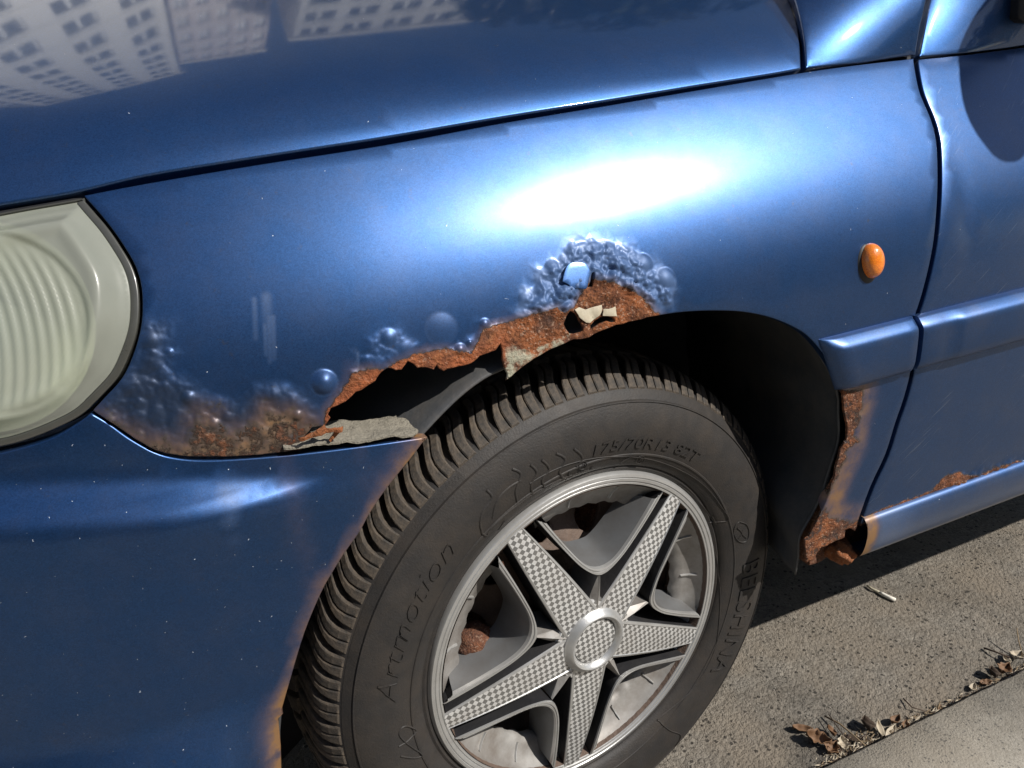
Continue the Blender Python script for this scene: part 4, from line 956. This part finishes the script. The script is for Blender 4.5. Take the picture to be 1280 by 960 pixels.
# debris and torn pieces in and round the hole
SH = plane_y(-.012)
def jag(name, pts, surf, mat_, parent, depth=.002, out=0.0, amp=.001, step=.004, attrs=None):
    return panel(name, surf, pts, mat_, parent, step=step, bstep=.0025, edge=.0003, depth=depth, out=out, disp=lambda P: amp * nz(P, 160, 1.5, 3), attrs=attrs)
jag('caked_dirt', [(380, 564), (384, 553), (396, 550), (404, 552), (411, 548), (424, 551), (430, 542), (437, 539), (446, 541), (456, 536), (470, 538), (484, 536), (500, 541), (514, 547), (518, 550), (470, 557), (420, 562)], SH, M['grit'], car, depth=.02, amp=.004)
SHF = GSurf(lambda x, u: np.stack([x, u + 0 * x, .5765 - .165 * (x + .262) + 0 * u], -1), -.4, 0, -.2, .2)
panel('shelf_dirt', SHF, [(-.268, -.0375), (-.25, -.0385), (-.23, -.0375), (-.21, -.0385), (-.19, -.0375), (-.170, -.0385), (-.163, -.030), (-.166, -.006), (-.18, .004), (-.2, -.001), (-.225, .004), (-.25, -.002), (-.27, .002)], M['grit'], car, param=True, step=.003, bstep=.003, edge=.0003, depth=.002, disp=lambda P: .0022 * nz(P, 80, 1.5, 4) + .001)
jag('torn_metal', [(452, 541), (462, 534), (478, 531), (489, 524), (496, 519.5), (495, 530), (493, 539), (480, 537)], plane_y(.004), M['grit'], car, amp=.001)
jag('torn_metal', [(373, 549), (380, 546), (392, 540), (398, 536), (407, 533), (409, 537), (418, 536), (430, 535), (428, 540), (412, 542), (398, 545), (384, 549), (376, 553)], plane_y(-.043), M['rust_bright'], car, amp=.003, depth=.002)
jag('torn_metal', [(428, 537), (424, 541), (419, 547), (414, 553), (411, 551), (416, 545), (419, 539)], plane_y(-.04), M['rust_bright'], car, amp=.002)
# peeled paint flakes over the arch
jag('paint_flake', [(716, 387), (722, 384), (730, 387), (738, 384), (750, 381), (750, 388), (748, 393), (741, 399), (735, 403.5), (730, 403), (726, 400), (722, 396)], BODY, M['flake'], fender, out=.0035, amp=.0015, depth=.0007)
jag('paint_flake', [(751, 386), (758, 386), (766, 383), (767, 389), (768, 395), (760, 395), (750, 394.5)], BODY, M['flake'], fender, out=.005, amp=.0012, depth=.0007)
LIFT = GSurf(lambda x, u: BODY(x, u) + np.array([0, -1.0, .25]) * (.004 + .35 * np.clip(fl0 - u, 0, .04))[..., None], -.1, .2, .05, .25)
fl0 = BODY.hit(722, 326)[1]
LIFT = GSurf(lambda x, u: BODY(x, u) + np.stack([0 * x, -(.0055 + .12 * np.clip(fl0 - u, 0, .05)) + 0 * x, 0 * x], -1), -.1, .2, .05, .25)
panel('paint_flake', LIFT, cat([(703, 352), (705, 342), (709, 332), (715, 328), (727, 327.5), (734, 331), (738, 340), (736, 350), (733, 361), (722, 360), (715, 362), (711, 356), (703, 352)], 3)[:-1], M['paint_wing'], fender, step=.004, bstep=.003, edge=.0004, depth=.001)
# rusty stump inside the open end of the sill
bm = bmesh.new(); bmesh.ops.create_icosphere(bm, subdivisions=4, radius=1)
cq = on_y(1050, 690, -.02)
for v in bm.verts:
    q = v.co.copy(); k = 1 + .35 * noise.fractal(q * 1.8, 1, 2, 4); v.co = Vector((cq[0] + .004 + q.x * .014 * k, cq[1] + .006 + q.y * .02 * k, cq[2] - .002 + q.z * .013 * k))
bm_obj('sill_stump', bm, M['rust_bright'], car, smooth=True)
panel('sill_inner', plane_y(-.006), [(.285, .345), (.40, .345), (.40, .262), (.34, .258), (.285, .258)], M['rust_metal'], car, param=True, step=.006, bstep=.004, edge=.001, depth=.02, disp=lambda P: .004 * nz(P, 70, 1, 3))
# screws of the liner
for (x, y, r, dy) in ((1012, 573, .011, .03), (1000, 648, .009, .012)):
    q = on_y(x, y, .0 + dy); o = dome_obj('screw', q, np.array([-.75, -.62, .1]), r, r, .004, M['liner'], liner); o.matrix_parent_inverse = Matrix()
# mirror foot and mirror
foot = panel('mirror_foot', CH2, [CH2.hit(*p) for p in [(1266, -25), (1263, 5), (1262, 24), (1268, 29), (1310, 33), (1330, 10), (1330, -25)]], M['black'], car, param=True, step=.006, bstep=.004, edge=.002, depth=.012, out=.012)
mir = empty('door_mirror', (.730, -.150, 1.018), car)
bm = bmesh.new(); bmesh.ops.create_uvsphere(bm, u_segments=40, v_segments=24, radius=1)
for v in bm.verts:
    c = v.co; f = lambda t, p: math.copysign(abs(t) ** p, t)
    c.x, c.y, c.z = f(c.x, .8) * .045 * (1 if c.x < 0 else .5), f(c.y, .7) * .095, f(c.z, .7) * .058
o = bm_obj('mirror_housing', bm, M['paint'], mir, smooth=True)
bm = bmesh.new(); bmesh.ops.create_cone(bm, segments=20, cap_ends=True, radius1=.03, radius2=.02, depth=.10)
bm.transform(Matrix.Translation((.015, .11, -.03)) @ Matrix.Rotation(math.radians(75), 4, 'X')); bm_obj('mirror_arm', bm, M['black'], mir, smooth=True)

# ------------------------------------------------------------------ upper body outside the picture, so that the car is whole from a step aside
def quadstrip(name, A, B, mat_, parent, thick=.004):
    V = list(A) + list(B); n = len(A); F = [(i, i + 1, n + i + 1, n + i) for i in range(n - 1)]
    o = mesh_obj(name, V, F, mat_, parent); md = o.modifiers.new('t', 'SOLIDIFY'); md.thickness = thick; return o
ys_ = np.linspace(.16, 1.44, 13); crown = lambda y: .03 * (1 - ((y - .80) / .66) ** 2)
quadstrip('windscreen', [(.66 - .10 * (1 - ((y - .80) / .7) ** 2), y, .985 + crown(y)) for y in ys_], [(1.32, .20 + (y - .16) * .92, 1.36 + crown(y)) for y in ys_], M['glass'], car)
quadstrip('roof', [(1.3, .19 + (y - .16) * .93, 1.365 + crown(y)) for y in ys_], [(2.2, .20 + (y - .16) * .92, 1.37 + crown(y)) for y in ys_], M['paint'], car, .02)
quadstrip('door_glass', [(.80, .085, .87), (1.0, .09, .875), (1.33, .10, .88)], [(1.28, .19, 1.33), (1.3, .19, 1.345), (1.34, .19, 1.35)], M['glass'], car)
# ------------------------------------------------------------------ surroundings, seen mirrored in the paint
M['facade'] = simple('pale render', (.72, .70, .66), .9, var=.06, scale=.6)
M['facade_band'] = simple('cream panel joints', (.82, .79, .72), .9, var=.04, scale=.8)
M['facade_pink'] = simple('rosy panel wall', (.62, .55, .52), .9, var=.06, scale=.6)
M['win'] = simple('dark window glass', (.05, .06, .07), .35, var=.4, scale=.35, spec=.3)
M['white'] = simple('white frame', (.70, .70, .68), .6)
M['bark'] = simple('tree bark', (.085, .065, .05), .9, var=.3, scale=9)
m, nt, p = mat('foliage'); co = coords(nt)
nt.links.new(mixc(nt, noise_n(nt, 1.3, 4, .6, co), (.030, .050, .018), (.075, .11, .035)), p.inputs['Base Color']); p.inputs['Roughness'].default_value = .7; M['leaf'] = m
def block(name, P0, P1, H, fl, cols, label, mwall, mband, depth=10, win=(1.5, 1.5), pair=True):
    """apartment slab whose front runs from P0 to P1; windows are recessed parts"""
    P0 = Vector((*P0, 0)); P1 = Vector((*P1, 0)); X = (P1 - P0); Lf = X.length; X.normalize(); Yn = Vector((-X.y, X.x, 0))
    root = empty(name, P0); root.rotation_euler = (0, 0, math.atan2(X.y, X.x)); tag(root, label, 'building')
    fh_ = H / fl; cw = Lf / cols; V = []; F = []; bmw = bmesh.new()
    def q(b, x0, x1, z0, z1, y=0.0): b.faces.new([b.verts.new(v) for v in ((x0, y, z0), (x1, y, z0), (x1, y, z1), (x0, y, z1))])
    wh = win[1]; ww = win[0]
    for r in range(fl):
        z0 = r * fh_; a, b_ = z0 + (fh_ - wh) * .55, z0 + (fh_ - wh) * .55 + wh
        q(bmw, 0, Lf, z0, a); q(bmw, 0, Lf, b_, z0 + fh_)
        xs = [0]
        for c in range(cols): xs += [c * cw + (cw - ww) / 2, c * cw + (cw + ww) / 2]
        xs.append(Lf)
        for i in range(0, len(xs), 2): q(bmw, xs[i], xs[i + 1], a, b_)
        for c in range(cols):   # reveals
            x0, x1 = xs[1 + 2 * c], xs[2 + 2 * c]
            for (u, v) in (((x0, a), (x1, a)), ((x1, a), (x1, b_)), ((x1, b_), (x0, b_)), ((x0, b_), (x0, a))):
                bmw.faces.new([bmw.verts.new(k) for k in ((u[0], 0, u[1]), (v[0], 0, v[1]), (v[0], .18, v[1]), (u[0], .18, u[1]))])
    for f in (((0, 0), (0, depth)), ((Lf, 0), (Lf, depth)), ((0, depth), (Lf, depth))):
        bmw.faces.new([bmw.verts.new(k) for k in ((f[0][0], f[0][1], 0), (f[1][0], f[1][1], 0), (f[1][0], f[1][1], H), (f[0][0], f[0][1], H))])
    bm_obj('wall', bmw, mwall, root)
    bmr = bmesh.new(); bmesh.ops.create_cube(bmr, size=1); bmr.transform(Matrix.Translation((Lf / 2, depth / 2, H + .15)) @ Matrix.Diagonal((Lf + .3, depth + .3, .5, 1))); bm_obj('roof', bmr, mband, root)
    for r in range(1, fl):
        bmb = bmesh.new(); bmesh.ops.create_cube(bmb, size=1); bmb.transform(Matrix.Translation((Lf / 2, -.01, r * fh_)) @ Matrix.Diagonal((Lf, .06, .16, 1))); bm_obj('floor_band', bmb, mband, root)
    g_ = bmesh.new(); q(g_, 0, ww, 0, wh, .17)
    k = 1 if not pair else 2
    mw = bmesh.new()
    gm = bpy.data.meshes.new('window'); g_.to_mesh(gm); g_.free(); gm.materials.append(M['win'])
    fmv = bmesh.new()
    for (cx, cz, sx, sz) in ((ww / 2, .05, ww, .1), (ww / 2, wh - .05, ww, .1), (.05, wh / 2, .1, wh), (ww - .05, wh / 2, .1, wh), (ww / 2, wh / 2, .22 if pair else .08, wh)):
        bmesh.ops.create_cube(fmv, size=1, matrix=Matrix.Translation((cx, .14, cz)) @ Matrix.Diagonal((sx, .06, sz, 1)))
    fm_ = bpy.data.meshes.new('frame'); fmv.to_mesh(fm_); fmv.free(); fm_.materials.append(M['white'])
    for r in range(fl):
        for c in range(cols):
            o = bpy.data.objects.new('window', gm); C.objects.link(o); o.parent = root; o.location = (c * cw + (cw - ww) / 2, 0, r * fh_ + (fh_ - wh) * .55)
            f_ = bpy.data.objects.new('frame', fm_); C.objects.link(f_); f_.parent = o
    return root
block('apartment_building', (-7.0, 17.6), (.6, 26.8), 36.6, 16, 4, 'tall pale apartment block with paired windows, mirrored at the left of the bonnet', M['facade'], M['facade_band'], win=(1.75, 1.3))
block('apartment_building', (.8, 27.2), (5.2, 28.4), 32.6, 14, 5, 'narrow rosy stair block with single windows, mirrored beside the tall block', M['facade_pink'], M['facade_band'], win=(.6, 1.3), pair=False)
block('apartment_building', (5.8, 25.2), (21.5, 24.0), 27.0, 14, 9, 'lower grey apartment block behind trees, mirrored in the middle of the bonnet', M['facade'], M['facade_band'], win=(1.3, 1.0))
block('apartment_building', (-10.6, 12.6), (-7.2, 17.3), 30.5, 10, 2, 'grey apartment block set back beside the tall pale one, mirrored at the left edge', M['facade_pink'], M['facade_band'], win=(1.6, 1.4))
block('apartment_building', (22, -17), (-26, -17), 6.4, 2, 14, 'long low grey house across the street behind the viewer', M['facade_pink'], M['facade_band'], win=(1.4, 1.3))
def tree_mesh(seed, H, Rr, n):
    rnd_ = random.Random(seed); V = []; F = []
    lobes = [(Vector((rnd_.gauss(0, Rr * .42), rnd_.gauss(0, Rr * .42), H * (.45 + .5 * rnd_.random()))), Rr * rnd_.uniform(.28, .5)) for _ in range(16)]
    for i in range(n):
        c, r = rnd_.choice(lobes); d = Vector((rnd_.gauss(0, 1), rnd_.gauss(0, 1), rnd_.gauss(0, .8))).normalized(); p = c + d * r * rnd_.uniform(.6, 1.05)
        a = Vector((rnd_.gauss(0, 1), rnd_.gauss(0, 1), rnd_.gauss(0, 1))).normalized(); b = a.orthogonal().normalized(); s_ = rnd_.uniform(.10, .24)
        k = len(V); V += [p - a * s_, p + b * s_ * .5, p + a * s_, p - b * s_ * .5]; F.append((k, k + 1, k + 2, k + 3))
    me = bpy.data.meshes.new('crown'); me.from_pydata(V, [], F); me.materials.append(M['leaf'])
    bm = bmesh.new()
    def limb(a, b, ra, rb):
        d = (b - a); m_ = d.to_track_quat('Z', 'Y').to_matrix().to_4x4(); m_.translation = (a + b) / 2
        bmesh.ops.create_cone(bm, segments=8, cap_ends=False, radius1=ra, radius2=rb, depth=d.length, matrix=m_)
    top = Vector((rnd_.gauss(0, .2), rnd_.gauss(0, .2), H * .55)); limb(Vector((0, 0, -.1)), top, .22, .12)
    for c, r in lobes[:9]: limb(top * rnd_.uniform(.7, 1), c, .09, .03)
    tm = bpy.data.meshes.new('trunk'); bm.to_mesh(tm); bm.free(); tm.materials.append(M['bark']); return me, tm
TM = [tree_mesh(3, 11, 3.6, 6500), tree_mesh(8, 9.5, 3.2, 5500)]
def tree(x, y, k, rz, sc, label, group):
    r = empty('leafy_tree', (x, y, 0)); r.rotation_euler = (0, 0, rz); r.scale = (sc, sc, sc); tag(r, label, 'tree', group)
    for nm, me in (('crown', TM[k][0]), ('trunk', TM[k][1])): o = bpy.data.objects.new(nm, me); C.objects.link(o); o.parent = r
for i, (x, y, k, rz, sc) in enumerate([(8.4, 17.5, 0, 0, 1.30), (7.4, 14.2, 1, 1, 1.38), (9.2, 13.2, 0, 2, 1.24), (11.9, 13.0, 1, 3.5, 1.45), (15.2, 13.2, 0, 4.4, 1.35), (20, 14, 1, 5, 1.3)]):
    tree(x, y, k, rz, sc, ['leafy tree farthest back before the flats beyond the car', 'leafy tree nearest to the tall pale block beyond the car', 'third leafy tree from the tall pale block', 'fourth leafy tree from the tall pale block', 'fifth leafy tree from the tall pale block', 'leafy tree farthest right of the row beyond the car'][i], 'trees in front of the flats beyond the car')
for i, (x, y, k, rz, sc) in enumerate([(-17, -11.5, 0, 0, .95), (-12, -12.2, 1, 1, 1.0), (-7.2, -11.6, 0, 2, .92), (-2.2, -12.0, 1, 3.5, 1.0), (2.4, -12.6, 0, 4.4, .78), (7, -13.5, 1, 1.4, .62), (12, -13.5, 0, 2.4, .55), (18, -12, 1, .4, .8), (24, -11, 0, .4, .9)]):
    tree(x, y, k, rz, sc, ['%s tree of the row along the street behind the viewer' % q for q in ('first', 'second', 'third', 'fourth', 'fifth', 'sixth', 'seventh', 'eighth', 'ninth')][i], 'row of street trees behind the viewer')
# ------------------------------------------------------------------ litter on the road
M['dead'] = simple('dry brown leaf', (.16, .085, .04), .7, var=.5, scale=60, bmp=.0006, bscale=120)
M['dead2'] = simple('pale dry leaf', (.42, .36, .27), .75, var=.35, scale=70, bmp=.0006, bscale=120)
M['dark_leaf'] = simple('dark rotten leaf', (.05, .032, .02), .8, var=.4, scale=60)
M['straw'] = simple('dry straw', (.20, .145, .085), .8, var=.4, scale=50)
M['twig'] = simple('dark twig', (.07, .045, .03), .9, var=.4, scale=50)
M['paper'] = simple('white cigarette paper', (.78, .75, .68), .8, var=.06, scale=200, dirt=((.5, .42, .3), .3))
def gz(px, py, z=.0): return on_z(px, py, z)
def leaf(px, py, ln, wd, rz, curl, m_, label, z=.004, tilt=(0, 0), name='fallen_leaf', lobed=0.0, grp=None):
    ln *= .85; wd *= .8; z *= .8
    p = gz(px, py, z * .7); V = []; F = []; n, k = 14, 4
    for i in range(n + 1):
        t = i / n; w_ = wd * math.sin(math.pi * min(1, max(.0, t)) ** .8) * (1 + lobed * math.sin(t * 21) + .25 * noise.noise(Vector((t * 6, px * .1, 0)))) + .0003
        for j in range(-k, k + 1):
            s_ = j / k; x = (t - .5) * ln; y = s_ * w_; c = curl * ((s_ * s_) * wd * .9 + .16 * ln * (t - .5) ** 2 * 2) + .0016 * noise.noise(Vector((x * 160 + px, y * 160, 0))) - abs(s_) * 0
            if j == 0: c -= .0005
            V.append((x, y, c))
    m2 = 2 * k + 1
    for i in range(n):
        for j in range(m2 - 1): F.append((i * m2 + j, i * m2 + j + 1, (i + 1) * m2 + j + 1, (i + 1) * m2 + j))
    o = mesh_obj(name, V, F, m_); md = o.modifiers.new('t', 'SOLIDIFY'); md.thickness = .0004; o.location = p; o.rotation_euler = (tilt[0] * .55, tilt[1] * .6, rz)
    tag(o, label, 'leaf', grp); return o
def tube(name, pts, r0, r1, m_, label=None, catg=None, grp=None, seg=6):
    V = []; F = []; n = len(pts); P = [Vector(p) for p in pts]
    for i in range(n):
        d = (P[min(i + 1, n - 1)] - P[max(i - 1, 0)]).normalized(); a = d.orthogonal().normalized(); b = d.cross(a); r = r0 + (r1 - r0) * i / (n - 1)
        for j in range(seg): th = j / seg * 2 * math.pi; V.append(P[i] + (a * math.cos(th) + b * math.sin(th)) * r)
    for i in range(n - 1):
        for j in range(seg): F.append((i * seg + j, i * seg + (j + 1) % seg, (i + 1) * seg + (j + 1) % seg, (i + 1) * seg + j))
    F.append(tuple(range(seg))[::-1]); F.append(tuple((n - 1) * seg + j for j in range(seg)))
    o = mesh_obj(name, V, F, m_)
    if label: tag(o, label, catg, grp)
    return o
L_ = leaf
L_(1003, 913, .030, .007, math.radians(-38), .9, M['dead'], 'curled rust brown leaf tip, leftmost of the leaf heap by the kerb', z=.006)
L_(1022, 926, .036, .012, math.radians(-50), 1.1, M['dead'], 'large crumpled brown leaf at the left end of the kerb heap', z=.009, tilt=(.3, .2), lobed=.15)
L_(1038, 915, .020, .007, math.radians(80), .8, M['dead'], 'small upright brown leaf beside the large crumpled one', z=.012, tilt=(.9, 0))
L_(1053, 930, .022, .009, math.radians(60), .8, M['dead2'], 'pale torn leaf in the middle of the left kerb heap', z=.008, tilt=(.2, -.4), lobed=.3)
L_(1040, 938, .026, .010, math.radians(20), .9, M['dead'], 'mottled tan leaf lying low under the crumpled brown leaf', z=.004, lobed=.25)
L_(1082, 908, .026, .011, math.radians(70), 1.0, M['dark_leaf'], 'dark folded leaf left of the long pale leaves', z=.010, tilt=(.8, .3))
L_(1099, 912, .032, .006, math.radians(55), .7, M['dead2'], 'long pale leaf standing tilted against the kerb heap', z=.010, tilt=(.5, 0))
L_(1113, 917, .036, .007, math.radians(24), .6, M['dead2'], 'long grey white leaf lying along the kerb edge', z=.007, tilt=(.25, 0))
L_(1120, 902, .020, .007, math.radians(10), 1.0, M['dead'], 'orange brown curled leaf above the long grey white leaf', z=.010, tilt=(-.3, 0))
L_(1240, 843, .022, .010, math.radians(60), 1.0, M['dark_leaf'], 'dark curled leaf in the right hand kerb heap', z=.012, tilt=(.7, .2))
L_(1255, 838, .026, .011, math.radians(15), .8, M['dead'], 'brown leaf lying against the kerb in the right hand heap', z=.008, tilt=(.2, .1), lobed=.2)
L_(1272, 822, .024, .012, math.radians(10), .7, M['dead2'], 'pale whitish leaf topmost of the right hand kerb heap', z=.012, tilt=(-.3, .2), lobed=.2)
L_(1258, 826, .020, .005, math.radians(70), .8, M['dead2'], 'narrow beige leaf just left of the pale whitish leaf', z=.010, tilt=(.2, .2))
L_(1066, 925, .024, .006, math.radians(130), .8, M['dark_leaf'], 'narrow dark leaf crossing the middle of the left kerb heap', z=.006)
L_(1132, 908, .018, .006, math.radians(40), .8, M['dead'], 'small tan leaf at the right end of the left kerb heap', z=.006, lobed=.2)
L_(1175, 886, .014, .004, math.radians(30), .7, M['dead'], 'tiny brown leaf lying at the kerb between the two heaps', z=.004)
L_(1216, 860, .018, .005, math.radians(25), .8, M['dead2'], 'small straw pale leaf left of the right hand kerb heap', z=.005)
L_(1232, 855, .020, .006, math.radians(-20), .9, M['dead'], 'russet leaf under the dark curled leaf of the right hand heap', z=.005, lobed=.2)
def gp(px, py, z): q = on_z(px, py, z); return (q[0], q[1], z)
tube('twig', [gp(1031, 895, .004), gp(1050, 905, .010), gp(1068, 920, .012), gp(1082, 932, .006)], .0012, .0008, M['straw'], 'long straw coloured twig crossing the left kerb heap', 'twig')
tube('twig', [gp(1036, 893, .012), gp(1052, 916, .012), gp(1064, 932, .008)], .0007, .0005, M['twig'], 'thin dark twig rising from the left kerb heap', 'twig')
tube('twig', [gp(1129, 873, .003), gp(1140, 884, .006), gp(1160, 890, .004)], .0010, .0005, M['twig'], 'short bent twig between the two kerb heaps', 'twig')
tube('twig', [gp(1230, 810, .003), gp(1245, 815, .008), gp(1263, 822, .010)], .0014, .0008, M['twig'], 'dark twig pointing left out of the right hand kerb heap', 'twig')
tube('dry_stalk', [gp(1271, 785, .030), gp(1273, 800, .020), gp(1277, 815, .010), gp(1283, 822, .004)], .0007, .0012, M['straw'], 'thin dry stalk standing at the right picture edge', 'stalk')
tube('dry_stalk', [gp(1250, 945, .018), gp(1270, 950, .019), gp(1290, 956, .018)], .0005, .0005, M['straw'], 'thin dry stalk lying on the footway at the lower right corner', 'stalk')
# straw and crumbs swept against the kerb, nobody could count them
rnd_ = random.Random(5); bm = bmesh.new()
for i in range(2600):
    x = rnd_.uniform(.27, .80); dens = .4 + .6 * max(0, math.sin((x - .30) * 14)) if x < .62 else 1
    if rnd_.random() > dens: continue
    y = -.0745 + abs(rnd_.gauss(0, .007 + .006 * (abs(x - .33) < .04))); z = rnd_.uniform(.0008, .006); a = rnd_.gauss(.15, .7); ln = rnd_.uniform(.003, .014); w_ = rnd_.uniform(.0003, .0012)
    d = Vector((math.cos(a), math.sin(a), rnd_.gauss(0, .25))) * ln / 2; n_ = Vector((-math.sin(a), math.cos(a), rnd_.gauss(0, .5))) * w_; c = Vector((x, y, z))
    vs = [bm.verts.new(c + k) for k in (-d, n_, d, -n_, Vector((0, 0, w_)))]
    for f in ((0, 1, 4), (1, 2, 4), (2, 3, 4), (3, 0, 4)): bm.faces.new([vs[q] for q in f])
    for f in bm.faces[-4:] if False else []: pass
bm.faces.ensure_lookup_table()
o = bm_obj('straw_litter', bm, M['straw']); tag(o, 'crumbs of straw and leaf swept against the kerb', 'litter', kind='stuff'); o.data.materials.append(M['twig']); o.data.materials.append(M['dead2'])
for i, f in enumerate(o.data.polygons): f.material_index = (i // 4) % 3
bm = bmesh.new()
for i in range(1500):
    x = rnd_.uniform(.25, 1.4); y = rnd_.uniform(-.07, .45); r = rnd_.uniform(.0005, .0016) * (1.6 if rnd_.random() > .96 else 1)
    q = bmesh.ops.create_icosphere(bm, subdivisions=1, radius=r, matrix=Matrix.Translation((x, y, r * .4)) @ Matrix.Diagonal((1, rnd_.uniform(.6, 1), .6, 1)))
o = bm_obj('road_grit', bm, simple('stone grit', (.22, .20, .17), .9, var=.6, scale=25), smooth=True); tag(o, 'small loose stones scattered over the asphalt', 'grit', kind='stuff')
# cigarette end
cr = empty('cigarette_end', on_z(1100, 741, .0)); tag(cr, 'crushed white cigarette end lying on the asphalt near the shadow of the sill', 'cigarette')
def cg(px, py, z): q = on_z(px, py, z) - np.array(cr.location); return (q[0], q[1], z)
o = tube('paper', [cg(1119, 750, .004), cg(1112, 747, .004), cg(1104, 743, .0042), cg(1100, 741, .0035)], .0032, .0028, M['paper'], seg=10); o.parent = cr
o = tube('filter', [cg(1100, 741, .0035), cg(1096, 739, .0030), cg(1090, 736, .0045), cg(1084, 732, .0035)], .0026, .0018, M['flake'], seg=10); o.parent = cr
